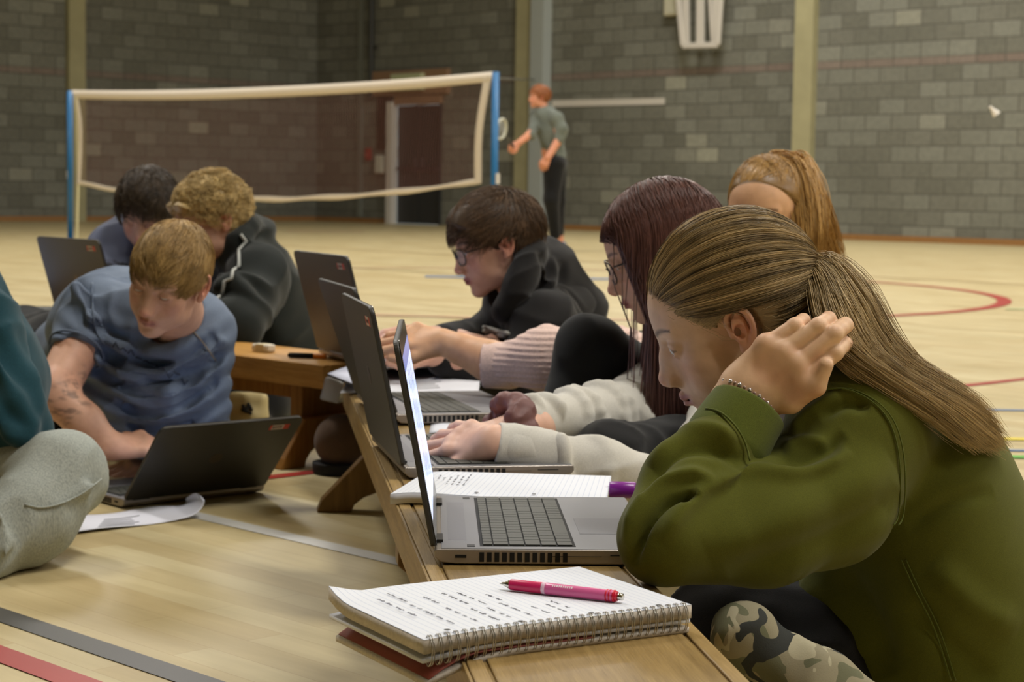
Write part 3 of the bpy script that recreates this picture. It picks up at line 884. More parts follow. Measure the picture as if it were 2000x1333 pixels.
a_, b_ = hline((-.154, 2.80), (-.20, .98)); L2 = laptop('open laptop being typed on by the girl with long dark red hair', a_, b_, BH, math.radians(12), 1, 'left')
a_, b_ = hline((-.205, 3.44), (-.27, .96)); L3 = laptop('open laptop on the near bench beyond the red-haired girl, lid between two others', a_, b_, BH + .002, math.radians(19), 1, 'left')
a_, b_ = hline((-.305, 4.22), (-.42, .91)); L4 = laptop('open black laptop used by the boy in glasses, furthest lid of the row', a_, b_, .2515, math.radians(15), 1, 'left')
p0 = PZ(240, 976, .02)[:2]; a_, b_ = hline(p0, (math.cos(.72), math.sin(.72)), .34)
L6 = laptop('open black laptop standing on the floor before the boy in the blue-grey T-shirt', a_, b_, 0.001, math.radians(42), -1, 'right', size=.9)
# left: lid seen from behind on the far bench, and a second one cut by the frame
t0 = P(76, 457, 5.15); 
def lid_from(top0, top1, Y, zb, tilt, label, user, st):
    h0 = P(*top0, Y); h1 = P(*top1, Y)
    return h0, h1
h0 = PZ(118, 612, .30); d5 = unit(np.array([1.0, -.30]))
_f5 = P(117, 612, 5.5)[:2]; _d5 = np.array([.243, -.29]) / .378
L5 = laptop('open black laptop at left on the far bench, lid with red and white sticker', _f5 + _d5 * .378, _f5, B2H + .001, math.radians(16), 1, 'left')
L7 = laptop('open laptop on far bench at left edge, only its silver base in view', *hline(P(-15, 604, 5.55)[:2], (-.15, 1)), B2H + .001, math.radians(12), 1, 'right')

# ============================================================ paper goods
PAPER = NT('ruled_paper')
_c = PAPER.uv(); _s = PAPER.n('ShaderNodeSeparateXYZ'); PAPER.l(_c, _s.inputs[0])
_m = PAPER.math('FRACT', PAPER.math('DIVIDE', _s.outputs[0], .008))
_ln = PAPER.math('LESS_THAN', _m, .09)
_mg = PAPER.math('LESS_THAN', PAPER.math('ABSOLUTE', PAPER.math('SUBTRACT', _s.outputs[1], .024)), .0005)
_cc = PAPER.mix(_ln, srgb(224, 227, 234), srgb(190, 198, 216)); PAPER.set(Base_Color=_cc, Roughness=.8)
PAPER = PAPER.mat
WHITEP = plain('white_paper', srgb(222, 224, 232), .8)
EDGEP = plain('page_edges', srgb(196, 186, 172), .9, var=.12, scale=300)
INK = plain('pencil_ink', srgb(150, 150, 158), .8)
HOLE = plain('punch_hole', srgb(70, 68, 66), .9)
def scribbles(mb, O, ux, uy, nz_, rows, rng, thick=.0004):
    """rows: (x, y0, y1) lines of handwriting: write along uy at distance x along ux"""
    for (x, y0, y1) in rows:
        y = y0
        while y < y1:
            wl = rng.uniform(.008, .022); n_ = int(wl / .0011)
            pts = []
            for i in range(n_):
                yy = y + wl * i / n_
                pts.append(O + ux * (x + rng.normal() * .0006 + .0014 * math.sin(i * 2.1 + rng.uniform(0, 1))) + uy * yy + nz_ * .0003)
            if len(pts) > 3: mb.tube(pts, thick, 3)
            y += wl + rng.uniform(.004, .008)
def sheet(mb, fn, n1, n2, th, m=0):
    """fn(s,t)->point; closed thin slab"""
    A = [[fn(i / n1, j / n2) for j in range(n2 + 1)] for i in range(n1 + 1)]
    top = [p for r in A for p in r]; bot = [np.array(p) - EZ * th for p in top]
    k_ = n2 + 1; N = len(top); F = []
    for i in range(n1):
        for j in range(n2):
            a = i * k_ + j; F.append((a, a + k_, a + k_ + 1, a + 1)); F.append((N + a, N + a + 1, N + a + k_ + 1, N + a + k_))
    rim = [i * k_ for i in range(n1)] + [n1 * k_ + j for j in range(n2)] + [(n1 - i) * k_ + n2 for i in range(n1)] + [n2 - j for j in range(n2)]
    for a, b in zip(rim, rim[1:] + rim[:1]): F.append((b, a, N + a, N + b))
    mb.add(top + bot, [f[::-1] for f in F] if False else F, m)
    return top
# --- spiral notebook in front
za = BH + .029
qa, qb, qc, qd = PZ(655, 1152, za), PZ(1122, 1106, za), PZ(1331, 1183, za), PZ(850, 1241, za)
ctr = (qa + qb + qc + qd) / 4
ux = unit((qb - qa) + (qc - qd)); ux[2] = 0; uy = np.cross(EZ, ux)          # ux along the long side, uy away from the spiral
O = ctr - ux * .1485 - uy * .105; O[2] = 0
nb = empty('spiral_notebook', np.array([ctr[0], ctr[1], BH]), 'open spiral-bound ruled notebook with pencil notes lying across the near end of the bench', 'notebook')
ov = lambda s: max(0, .36 - s)                                   # portion hanging over the bench edge
def zsag(s, amt): return -amt * (ov(s) ** 2)
curl = lambda s, t: .010 * max(0, (t - .75) * 4) ** 2 * max(0, 1 - s * 9)
def pt(s, t, z): return O + ux * (.297 * s) + uy * (.21 * t) + EZ * z
mb = MB(); sheet(mb, lambda s, t: pt(s, t, BH + .0275 + zsag(s, .03) + curl(s, t)), 24, 12, .013, 0); mb.build('page_block', EDGEP, nb, True)
def top_uv(fn, n1, n2, mat, name, par, W=.297, H=.21):
    V = []; UV = []; F = []
    for i in range(n1 + 1):
        for j in range(n2 + 1): V.append(fn(i / n1, j / n2)); UV.append((W * i / n1, H * j / n2))
    for i in range(n1):
        for j in range(n2): a = i * (n2 + 1) + j; F.append((a, a + n2 + 1, a + n2 + 2, a + 1))
    return mesh_np(name, V, np.array(F), mat, par, True, uv=UV)
tp = top_uv(lambda s, t: pt(s, t, BH + .0281 + zsag(s, .03) + curl(s, t)), 24, 12, PAPER, 'top_page', nb)
mb = MB(); rng = np.random.default_rng(5)
scribbles(mb, O + EZ * (BH + .0281), ux, uy, EZ, [(.030, .075, .16), (.047, .03, .12), (.05, .135, .165), (.072, .03, .10), (.075, .115, .14), (.092, .025, .085), (.1, .1, .15), (.108, .03, .075), (.115, .09, .14), (.13, .028, .085), (.137, .1, .13), (.15, .03, .06), (.168, .028, .07), (.18, .04, .075)], rng, .00032)
hw = tag(mb.build('handwriting', INK, nb), kind='stuff')
for i in range(4):
    mb = MB(); c_ = pt(.1 + i * .265, .055, BH + .0283); mb.prism([c_ + ux * .003 * math.cos(a) + uy * .003 * math.sin(a) for a in np.linspace(0, 2 * pi, 12, endpoint=False)], EZ * .0002); mb.build('punch_hole', HOLE, nb)
mb = MB(); sheet(mb, lambda s, t: pt(s, t * .98 + .01, BH + .0135 + zsag(s, .06)), 20, 3, .004, 0); mb.build('back_pages', WHITEP, nb, True)
WIRE = plain('binding_wire', srgb(190, 186, 178), .25, .95)
mb = MB(); nw = 32
for i in range(nw):
    s = .025 + .95 * i / (nw - 1); zc = BH + .0155 + zsag(s, .03) * .8
    for dd in (-.0011, .0011):
        pts = [pt(s, 0, zc) + ux * dd + uy * (.0035 + .0075 * math.cos(a)) + EZ * .0145 * math.sin(a) for a in np.linspace(.0, 2 * pi, 14, endpoint=False)]
        mb.tube(pts, .0006, 4, 0, True)
mb.build('spiral_binding', WIRE, nb, True)
# --- thinner booklet underneath
bk = empty('booklet', np.array([ctr[0], ctr[1], BH]) - ux * .01, 'thin booklet with reddish inner cover lying under the spiral notebook', 'booklet')
BKC = plain('booklet_cover', srgb(150, 72, 56), .6)
mb = MB(); sheet(mb, lambda s, t: pt(s * .98 + .012, t * .95, BH + .006 + zsag(s, .16)), 24, 4, .0055, 0); mb.build('pages', EDGEP, bk, True)
mb = MB(); sheet(mb, lambda s, t: pt(s * .6 + .02, t * .94 + .005, BH + .0072 + zsag(s, .155)), 24, 4, .0008, 0); mb.build('inner_cover', BKC, bk, True)
# --- pen
pz = BH + .0283 + .0062
pa, pb = PZ(976, 1140, pz), PZ(1217, 1167, pz); pd = unit(pb - pa); Lp_ = np.linalg.norm(pb - pa)
pen = empty('ballpoint_pen', (pa + pb) / 2 - EZ * .006, 'pink retractable ballpoint pen lying on the spiral notebook', 'pen')
PK1 = plain('pen_grip', srgb(206, 30, 92), .35); PK2 = plain('pen_barrel', srgb(226, 104, 160), .25); PKR = plain('pen_ring', srgb(214, 24, 56), .3)
CHR = plain('chrome', srgb(210, 208, 200), .12, 1); PKW = plain('pen_band', srgb(240, 200, 220), .3)
def pn(name, s0, s1, r0, r1, mat, par=pen):
    mb = MB(); c0 = pa + pd * s0 * Lp_; c1 = pa + pd * s1 * Lp_
    mb.tube([c0, c0 + (c1 - c0) * .02, c1 - (c1 - c0) * .02, c1], [r0 * .93, r0, r1, r1 * .93], 24); return mb.build(name, mat, par, True)
pn('tip', 0, .045, .0006, .0022, CHR); pn('cone', .04, .095, .0024, .0052, CHR)
pn('grip', .09, .36, .0056, .0060, PK1); bd_ = pn('barrel', .38, .93, .0060, .0058, PK2); pn('band', .355, .385, .0062, .0062, PKW)
for s_ in (.87, .895, .925): pn('ring', s_, s_ + .012, .0062, .0062, PKR, bd_)
pn('collar', .93, .955, .0056, .005, PKR); pn('button', .95, 1.0, .0037, .0034, CHR)
mb = MB()
sdv = np.cross(pd, EZ)
for i, w_ in enumerate((.0012, .0008, .0016, .0009, .0014, .0008, .0011, .0013, .001, .0015)):
    c_ = pa + pd * Lp_ * (.45 + .017 * i); R_ = np.stack([pd, sdv, EZ], 1)
    aa = math.radians(-50); nrm_ = sdv * math.cos(aa) * 1 - EZ * math.sin(aa)
    mb.box(c_ + nrm_ * .00595, (w_, .0003, .0026), np.stack([pd, nrm_, np.cross(pd, nrm_)], 1))
mb.build('printed_label', plain('pen_label', srgb(240, 226, 232), .5), bd_)
# --- second pad behind the first laptop
z2 = BH + .014
q1, q2, q3, q4 = PZ(762, 966, z2), PZ(812, 922, z2), PZ(1192, 940, z2), PZ(1184, 978, z2)
pd2 = empty('refill_pad', (q1 + q3) / 2 * np.array([1, 1, 0]) + EZ * BH, 'thick ruled refill pad behind the nearest laptop, one edge curling over the bench', 'notepad')
ux2 = unit(q4 - q1); ux2[2] = 0; uy2 = np.cross(EZ, ux2)
O2 = np.array([q1[0], q1[1], 0])
L2w = np.linalg.norm(q4 - q1); D2w = abs((q2 - q1) @ uy2)
def pt2(s, t, z): return O2 + ux2 * (L2w * s + .02 * t * (1 - s)) + uy2 * (D2w * t) + EZ * z
wv = lambda s, t: .0035 * math.sin(7 * s + 1) * (1 - t) * .5 - .09 * max(0, .12 - s) ** 1.6
mb = MB(); sheet(mb, lambda s, t: pt2(s, t, BH + .0155 + wv(s, t)), 30, 6, .0145); mb.build('page_block', WHITEP, pd2, True)
top_uv(lambda s, t: pt2(s, t, BH + .0159 + wv(s, t)), 30, 6, PAPER, 'top_page', pd2, .297, .21)
mb = MB(); rng = np.random.default_rng(9)
scribbles(mb, O2 + EZ * (BH + .0162), ux2, uy2, EZ, [(.05 + .0085 * i, .08, .08 + rng.uniform(.05, .1)) for i in range(6)], rng, .0002)
tag(mb.build('handwriting', INK, pd2), kind='stuff')
for i in range(4):
    mb = MB(); c_ = pt2(.12 + i * .27, .1, BH + .0165); mb.prism([c_ + ux2 * .003 * math.cos(a) + uy2 * .003 * math.sin(a) for a in np.linspace(0, 2 * pi, 12, endpoint=False)], EZ * .0003); mb.build('punch_hole', HOLE, pd2)
# --- highlighter
hp = PZ(1190, 976, BH)
hl = empty('highlighter_pen', hp + ux2 * .05, 'purple capped highlighter lying past the right end of the refill pad', 'highlighter')
PUR = plain('purple_plastic', srgb(128, 30, 140), .3)
c0 = P(1190, 963, 2.66); c0[2] = BH + .0125
mb = MB(); mb.tube([c0, c0 + ux2 * .002, c0 + ux2 * .035, c0 + ux2 * .037], [.0105, .012, .012, .011], 20); mb.build('cap', PUR, hl, True)
mb = MB(); mb.tube([c0 + ux2 * .037, c0 + ux2 * .10, c0 + ux2 * .105], [.0105, .0105, .009], 20); mb.build('barrel', plain('hl_barrel', srgb(150, 60, 160), .3), hl, True)
# --- printed sheets
def paper(name, label, cat, fn, n1, n2, mat, text=None):
    r_ = fn(.5, .5); e = empty(name, r_, label, cat)
    mb = MB(); sheet(mb, fn, n1, n2, .0006); mb.build('sheet_body', mat, e, True)
    if text:
        mb = MB()
        for (s0, s1, t0, t1, m_) in text:
            for i in range(m_):
                t_ = t0 + (t1 - t0) * i / max(1, m_ - 1)
                ee = s0 + (s1 - s0) * (random.random() * .35 + .65)
                pts = [np.asarray(fn(s0 + (ee - s0) * q_, t_)) + EZ * .0006 for q_ in np.linspace(0, 1, 7)]
                mb.tube(pts, .0009, 3)
        tag(mb.build('printed_text', plain(name + '_ink', srgb(120, 120, 126), .8), e), kind='stuff')
    return e
c1, c2, c3, c4 = PZ(664, 770, BH + .002), PZ(702, 716, BH + .002), PZ(940, 717, BH + .004), PZ(935, 768, BH + .004)
def bil(s, t, z0, amp=.004): 
    p = (c1 * (1 - s) + c4 * s) * (1 - t) + (c2 * (1 - s) + c3 * s) * t
    return np.array([p[0], p[1], z0 + amp * (1 + math.sin(9 * s + 2 * t)) * (.3 + t)])
paper('printed_sheet', 'white printed sheet lying across the far end of the near bench', 'paper', lambda s, t: bil(s, t, BH + .0028), 24, 8, WHITEP, [(.08, .2, .2, .8, 4), (.5, .75, .15, .85, 12)])
d1, d2_, d3, d4 = PZ(640, 724, .262), PZ(705, 700, .262), PZ(760, 712, .262), PZ(700, 748, .262)
def bil2(s, t):
    p = (d1 * (1 - s) + d4 * s) * (1 - t) + (d2_ * (1 - s) + d3 * s) * t
    return np.array([p[0], p[1], .2555])
pp_ = paper('ruled_pad', 'bluish-white pad with dark edge jutting out under the printed sheet at the bench end', 'notepad', bil2, 4, 4, plain('bluish', srgb(206, 210, 228), .8))
mb = MB(); sheet(mb, lambda s, t: bil2(s, t) - EZ * .0012, 3, 3, .004); mb.build('cardboard_back', plain('darkedge', srgb(48, 46, 46), .7), pp_)
# clear plastic wallet hanging under it
n = NT('clear_plastic'); n.set(Base_Color=(.75, .74, .72, 1), Roughness=.25, Transmission_Weight=.55, IOR=1.1); CLR = n.mat
Yw = 4.28
w4 = [P(634, 735, Yw), P(672, 752, Yw), P(660, 790, Yw), P(622, 782, Yw)]
mb = MB(); mb.prism(w4[::-1], np.array([.03, .06, 0])); 
tag(mb.build('plastic_wallet', CLR, bevel=.006), 'crumpled clear plastic wallet hanging off the end of the bench', 'wallet')
# small white sheet between laptops
e1_, e2_, e3_, e4_ = PZ(838, 846, BH + .002), PZ(843, 824, BH + .002), PZ(930, 826, BH + .002), PZ(940, 850, BH + .002)
paper('loose_sheet', 'small white sheet on the bench beyond the typing hands', 'paper', lambda s, t: np.append(((e1_ * (1 - s) + e4_ * s) * (1 - t) + (e2_ * (1 - s) + e3_ * s) * t)[:2], BH + .0016 + .003 * math.sin(5 * s)), 8, 4, WHITEP)
# floor sheet with a curled corner
f1, f2, f3, f4 = PZ(104, 1050, .001), PZ(150, 1010, .001), PZ(392, 990, .001), PZ(430, 1008, .001)
def fsheet(s, t):
    p = (f1 * (1 - s) + f4 * s) * (1 - t) + (f2 * (1 - s) + f3 * s) * t
    z = .002 + .006 * (1 + math.sin(8 * s + 3 * t)) * (.3 + s * .5)
    c_ = max(0, s - .8) / .2
    z += .035 * c_ ** 1.5 * (.45 + .55 * math.sin(pi * (t * .8 + .15)))
    p = p - (f4 - f1) * .10 * c_ ** 2
    return np.array([p[0], p[1], z])
paper('crumpled_sheet', 'crumpled white sheet on the floor in front of the floor laptop', 'paper', fsheet, 30, 14, plain('floor_sheet_paper', srgb(222, 222, 232), .8), [(.25, .5, .1, .6, 5)])
# small items on the far bench
def lump(name, label, cat, px, py, Y, z, size, col, rot=0.):
    c = P(px, py, Y); 
    e = empty(name, np.array([c[0], c[1], z]), label, cat)
    R_ = np.array([[math.cos(rot), -math.sin(rot), 0], [math.sin(rot), math.cos(rot), 0], [0, 0, 1]])
    mb = MB(); mb.box(np.array([c[0], c[1], z + size[2] / 2]), size, R_); return e, mb, c, R_
e, mb, c, R_ = lump('eraser', 'small white plastic block lying on the far bench right of the blue-grey T-shirt', 'eraser', 515, 670, 4.66, B2H + .0005, (.06, .03, .02), 0, -.7)
mb.build('rubber', plain('eraser_white', srgb(222, 214, 196), .6), e, bevel=.006, seg=3)
mb = MB(); mb.box(np.array([c[0], c[1], B2H + .0105]), (.03, .0305, .0205), R_); mb.build('sleeve', plain('eraser_sleeve', srgb(206, 190, 150), .6), e, bevel=.002)
e, mb, c, R_ = lump('eraser', 'small white plastic block lying on the far bench at the left edge', 'eraser', 52, 612, 5.5, B2H + .0005, (.06, .035, .03), 0, -.7)
mb.build('rubber', plain('eraser_white2', srgb(226, 216, 186), .6), e, bevel=.006, seg=3)
mb = MB(); mb.box(np.array([c[0], c[1], B2H + .0155]), (.03, .0355, .0305), R_); mb.build('sleeve', plain('eraser_sleeve2', srgb(214, 196, 150), .6), e, bevel=.002)
c = P(590, 683, 4.5); c[2] = B2H + .007
mk = empty('marker_pen', c - EZ * .007, 'black and orange marker pen lying near the right end of the far bench', 'pen')
dd = unit(np.array([.95, -.2, 0])); mb = MB(); mb.tube([c - dd * .035, c - dd * .03, c + dd * .03], [.004, .0065, .0065], 12); mb.build('barrel', LM['rubber'], mk, True)
mb = MB(); mb.tube([c + dd * .03, c + dd * .058, c + dd * .06], [.007, .007, .006], 12); mb.build('cap', plain('orange_cap', srgb(214, 130, 40), .4), mk, True)
# ============================================================ people: skin, heads, hands
def skin_material(name='skin', rough=.5):
    n = NT(name); co = n.obj(); c = n.attr('Col')
    f = n.noise(co, 60, 4); g = n.noise(co, 900, 2)
    c = n.mix(1, c, n.ramp(f, [(.3, (.93, .91, .90, 1)), (.7, (1.05, 1.06, 1.06, 1))]), 'MULTIPLY')
    n.set(Base_Color=c, Roughness=rough)
    n.bs.inputs['Specular IOR Level'].default_value = .4
    n.bs.inputs['Subsurface Weight'].default_value = .08; n.bs.inputs['Subsurface Radius'].default_value = (.01, .004, .002)
    n.bs.inputs['Subsurface Scale'].default_value = .6
    n.bump(g, .1, .0006)
    return n.mat
SKIN = skin_material()
def lc(r, g, b): return np.array(srgb(r, g, b)[:3])
def hair_material(name, dark, light, rough=.42, band=None):
    n = NT(name); c = n.attr('Col')
    s = n.n('ShaderNodeSeparateXYZ'); n.l(c, s.inputs[0])
    f = n.noise(n.obj(), 40, 3)
    v = n.math('ADD', n.math('MULTIPLY', s.outputs[0], .75), n.math('MULTIPLY', f, .35))
    n.set(Base_Color=n.ramp(v, [(.1, dark), (.9, light)]), Roughness=rough)
    n.bs.inputs['Specular IOR Level'].default_value = .45
    n.bs.inputs['Anisotropic'].default_value = .5
    return n.mat
def g3(p, c, r):
    c = np.asarray(c); r = np.asarray(r); return np.exp(-(((p - c) / r) ** 2).sum(-1))
def mixc(C, w, col): return C * (1 - w[:, None]) + np.asarray(col)[None] * w[:, None]

class Head:
    """local frame: x = head's own left, y = forward (face), z = up; origin between the ears at eye height"""
    def __init__(s, C, F, U, sc=1.0, yaw_bias=0):
        s.C = np.asarray(C, float); s.y = unit(F); u = np.asarray(U, float)
        s.z = unit(u - s.y * (u @ s.y)); s.x = -np.cross(s.y, s.z); s.sc = sc
        # x: own left = up x forward
        s.x = np.cross(s.z, s.y) * 1.0
        s.x = unit(s.x) if (np.cross(s.z, s.y) @ s.x) > 0 else -unit(s.x)
        s.M = np.stack([s.x, s.y, s.z], 1)
    def W(s, p): return s.C + (np.asarray(p, float) * s.sc) @ s.M.T
    def Lc(s, p): return ((np.asarray(p, float) - s.C) @ s.M) / s.sc
    def build(s, skin, lip=(168, 92, 92), brow=(70, 48, 34), hairc=(60, 45, 30), male=False, neck_to=None, neck_r=.052,
              nose=(0, 0), jaw=0.0, eye_open=.5, gaze=(0, -.3), hairline=None, h=.0016, ears=(1, 1), brow_t=1.0, stubble=0,
              cheek=0.0, eary=0.0, es=1.0, lipfull=1.0, noseup=0.0, browz=0., nosew=1.0, chin=(0, 0), mouth_open=0):
        S = SDF()
        S.ell((0, -.014, .030), (.0735, .096, .086), k=.02)
        S.ell((0, .030, .030), (.062, .062, .066), k=.02)              # forehead
        S.ell((0, .030, -.035), (.055 + jaw * .3, .054, .068), k=.02)
        cy, cz = .074 + chin[0], -.103 + chin[1]
        for e in (-1, 1):
            S.cone((e * (.046 + jaw), -.004, -.045), (e * (.042 + jaw), .012, -.072), .014, .013, k=.026)
            S.cone((e * (.042 + jaw), .012, -.072), (e * .014, cy - .012, cz + .007), .013, .0125, k=.024)
            S.ell((e * .040, .050, -.022), (.022 + cheek, .024 + cheek * .5, .022), k=.016)   # cheekbone
            S.ell((e * .036, .046, -.052), (.022 + cheek, .026 + cheek, .026), k=.02)
            S.cone((e * .012, .080, .022 + browz), (e * .040, .068, .024 + browz), .011 if male else .009, .009, k=.012)
        S.ell((0, cy - .004, cz + .004), (.020, .017, .015), k=.014)
        S.ell((0, .066, -.064), (.031, .0255, .030), k=.018)            # muzzle
        S.ell((0, .070, -.020), (.022, .020, .030), k=.014)
        # eye sockets
        for e in (-1, 1):
            S.ell((e * .031, .096, .001), (.019, .019, .0135), k=.010, op='s')
        # nose
        ny, nzv = nose
        S.cone((0, .082, .016), (0, .0935 + ny * .5, -.012), .0070, .0072, k=.012)
        S.cone((0, .0935 + ny * .5, -.012), (0, .103 + ny, -.033 + noseup), .0072, .0095, k=.010)
        S.cone((0, .084, -.014), (0, .092, -.036), .013, .015, k=.012)
        S.ell((0, .1055 + ny, -.0365 + noseup), (.0098 * nosew, .0092, .0085), k=.006)
        for e in (-1, 1):
            S.ell((e * .0115 * nosew, .0955 + ny * .6, -.0405 + noseup * .5), (.0066, .0095, .0070), k=.006)
        S.cone((0, .092, -.046), (0, .100 + ny * .7, -.043 + noseup), .005, .005, k=.006)
        for e in (-1, 1):
            S.ell((e * .0066, .0990 + ny * .8, -.0475 + noseup), (.0034, .0045, .0036), k=.003, op='s')
            S.ell((e * .0195, .094, -.043), (.003, .006, .008), k=.006, op='s')
        # lips
        lf = lipfull
        S.cone((-.022, .082, -.0672), (-.005, .0935, -.0635), .0028, .0048 * lf, k=.004)
        S.cone((.022, .082, -.0672), (.005, .0935, -.0635), .0028, .0048 * lf, k=.004)
        S.cone((-.005, .0935, -.0635), (.005, .0935, -.0635), .0048 * lf, .0048 * lf, k=.004)
        S.cone((-.018, .0835, -.0708), (0, .0905, -.0735), .003, .0062 * lf, k=.004)
        S.cone((.018, .0835, -.0708), (0, .0905, -.0735), .003, .0062 * lf, k=.004)
        S.cone((-.022, .090, -.0684), (.022, .090, -.0684), .0011, .0011, k=.003, op='s')
        S.cone((-.006, .1005, -.0684), (.006, .1005, -.0684), .0018, .0018, k=.004, op='s')
        S.ell((0, .094, -.085), (.016, .008, .006), k=.008, op='s')     # under lip
        S.ell((0, .0985, -.054), (.0032, .004, .008), k=.005, op='s')
        # eyelids
        for e in (-1, 1):
            S.ell((e * .031, .0735, .0005), (.0158, .0138, .0138), k=.005)
            S.ell((e * .031, .0885, -.0015), (.0142, .010, .0014 + .0046 * eye_open), k=.0012, op='s')
            S.cone((e * .019, .0905, .0065), (e * .043, .0835, .0055), .0012, .0012, k=.003, op='s')   # lid crease
        # ears
        for e, on in ((1, ears[0]), (-1, ears[1])):
            if not on: continue
            E = lambda y, z: np.array((e * (.0725 + max(0, -y + .004) * .42), (y + .012) * es - .012 + eary, (z + .004) * es - .004))
            S.ell((e * .0775, -.012 + eary, -.006), (.005, .016 * es, .027 * es), R=np.array([[math.cos(.35), e * math.sin(.35), 0], [-e * math.sin(.35), math.cos(.35), 0], [0, 0, 1]]), k=.004)
            hx = [(.004, -.006), (.0055, .010), (.000, .0235), (-.012, .0275), (-.0225, .021), (-.0265, .006), (-.0235, -.011), (-.0150, -.0255), (-.004, -.033)]
            hx = catmull(hx, 20)
            S.chain([E(a, b) for a, b in hx], list(np.interp(np.linspace(0, 1, 20), [0, .3, .7, 1], [.0028, .0036, .0034, .005])), k=.003)
            S.cone(E(-.004, -.030), E(-.004, -.018), .0062, .004, k=.005)
            ah = catmull([(-.013, .015), (-.016, .004), (-.013, -.010), (-.006, -.017), (.001, -.013)], 9)
            S.chain([np.array(E(a, b)) + np.array([e * .001, 0, 0]) for a, b in ah], [.0026] * 9, k=.003)
            S.ell((e * .0835, -.007 + eary, -.005), (.0085, .0075 * es, .0105 * es), k=.003, op='s')
            S.ell((e * .074, .003 + eary, -.006), (.004, .0035, .005), k=.003)     # tragus
            for q in catmull([(-.006, .019), (-.016, .016), (-.020, .004), (-.018, -.008)], 8):
                S.ell(np.array(E(q[0], q[1])) + np.array([e * .005, 0, 0]), (.0035, .0025, .0035), k=.003, op='s')
        if neck_to is not None:
            nt = s.Lc(neck_to)
            n0 = np.array([0, -.028, -.035])
            S.cone(n0, nt, neck_r, neck_r * 1.12, k=.022)
            if male: S.ell(n0 * .35 + nt * .65 + np.array([0, .045, 0]), (.010, .010, .012), k=.015)
        V, F = S.mesh(h)
        p = V.astype(float)
        C = np.tile(lc(*skin), (len(p), 1))
        red = lc(skin[0], skin[1] * .78, skin[2] * .78)
        ax = np.abs(p[:, 0])
        q = np.c_[ax, p[:, 1], p[:, 2]]
        C = mixc(C, .32 * g3(q, (.042, .070, -.030), (.022, .03, .020)), red)
        C = mixc(C, .6 * g3(q, (0, .112, -.038), (.013, .014, .012)), red)
        C = mixc(C, .55 * g3(q, (.085, -.012 + eary, -.003), (.016, .03, .036)), lc(skin[0], skin[1] * .72, skin[2] * .66))
        C = mixc(C, .35 * g3(q, (.031, .088, -.006), (.016, .014, .010)), lc(skin[0] * .8, skin[1] * .68, skin[2] * .68))
        lm = np.clip(1.5 * np.exp(-((ax / .0215) ** 4) - (((p[:, 2] + .0685 + .10 * ax ** 1.0 * 0) / .0088) ** 4)) * (p[:, 1] > .078), 0, 1)
        C = mixc(C, .8 * lm, lc(*lip))
        ll = np.exp(-((p[:, 2] + .0683) / .0012) ** 2) * (ax < .019) * (p[:, 1] > .08)
        C = mixc(C, .6 * ll, lc(lip[0] * .5, lip[1] * .4, lip[2] * .4))
        # brows
        t = np.clip((ax - .013) / .036, 0, 1)
        bz = .0215 + browz + .006 * np.sin(t * pi * .75) ; th = (.0044 - .0026 * t) * brow_t
        bm = np.exp(-((p[:, 2] - bz) / th) ** 2) * (ax > .012) * (ax < .050) * (p[:, 1] > .055)
        hatch = .75 + .25 * np.sin(p[:, 0] * 2600 + p[:, 2] * 1800)
        C = mixc(C, np.clip(bm * hatch * 1.25, 0, 1) * .92, lc(*brow))
        # lash line around the slit
        ez = .0014 + .0042 * eye_open
        lash = np.exp(-(((np.sqrt(((ax - .031) / .0128) ** 2 + ((p[:, 2] + .0015) / ez) ** 2) - 1.0) / .22) ** 2)) * (p[:, 1] > .074) * (p[:, 2] > -.002) * (np.abs(ax - .031) < .015)
        C = mixc(C, .75 * lash, lc(60, 42, 34))
        if stubble:
            sm = np.clip((-.045 - p[:, 2]) / .03, 0, 1) * (p[:, 1] > .0) * stubble
            C = mixc(C, sm, lc(120, 90, 66))
        if hairline is not None:
            m = hairline(p)                                # 0..1 scalp mask
            C = mixc(C, m, lc(*hairc))
        return s.W(p).astype(np.float32), F, C.astype(np.float32)
    def eyes(s, parent, iris=(84, 106, 120), gaze=(0, -.35)):
        mats = [EYEW, plain('iris_%d' % (iris[0] * 7 + iris[1]), srgb(*iris), .15), EYEP]
        for e in (-1, 1):
            c = np.array([e * .031, .0735, 0.0005]); mb = MB()
            g = unit(np.array([gaze[0], 1, gaze[1]])); a = unit(np.cross(g, (0, 0, 1))); b = np.cross(a, g)
            R = .0120; rings = [0, .14, .26, .34, .42, .56, .8, 1.1, 1.5, 2.0, 2.5, pi]
            V = []; F = []; mi = []; n = 20
            for r in rings:
                for j in range(n):
                    t = 2 * pi * j / n
                    V.append(s.W(c + R * (g * math.cos(r) + math.sin(r) * (a * math.cos(t) + b * math.sin(t)))))
            for i in range(len(rings) - 1):
                for j in range(n):
                    F.append((i * n + j, i * n + (j + 1) % n, (i + 1) * n + (j + 1) % n, (i + 1) * n + j)); mi.append(2 if i < 1 else 1 if i < 3 else 0)
            mb.v = [tuple(v) for v in V]; mb.f = F; mb.m = mi
            mb.build('eye', mats, parent, True)
EYEW = plain('eye_white', srgb(214, 206, 200), .15); EYEP = plain('pupil', srgb(12, 10, 10), .08)

def scalp_dirs(n, rng, zmin=-.6):
    """quasi-random unit directions"""
    i = np.arange(n) + .5
    z = 1 - (1 - zmin) * i / n; ph = i * 2.399963 + rng.random()
    r = np.sqrt(1 - z * z)
    return np.stack([r * np.cos(ph), r * np.sin(ph), z], 1)
SC = np.array([0, -.014, .030]); SR = np.array([.0735, .096, .086])
def scalp_pt(d, off=0.0):
    """direction -> point on the scalp ellipsoid (local), offset outward"""
    d = d / np.linalg.norm(d, axis=-1, keepdims=True)
    return SC + d * (SR + off)

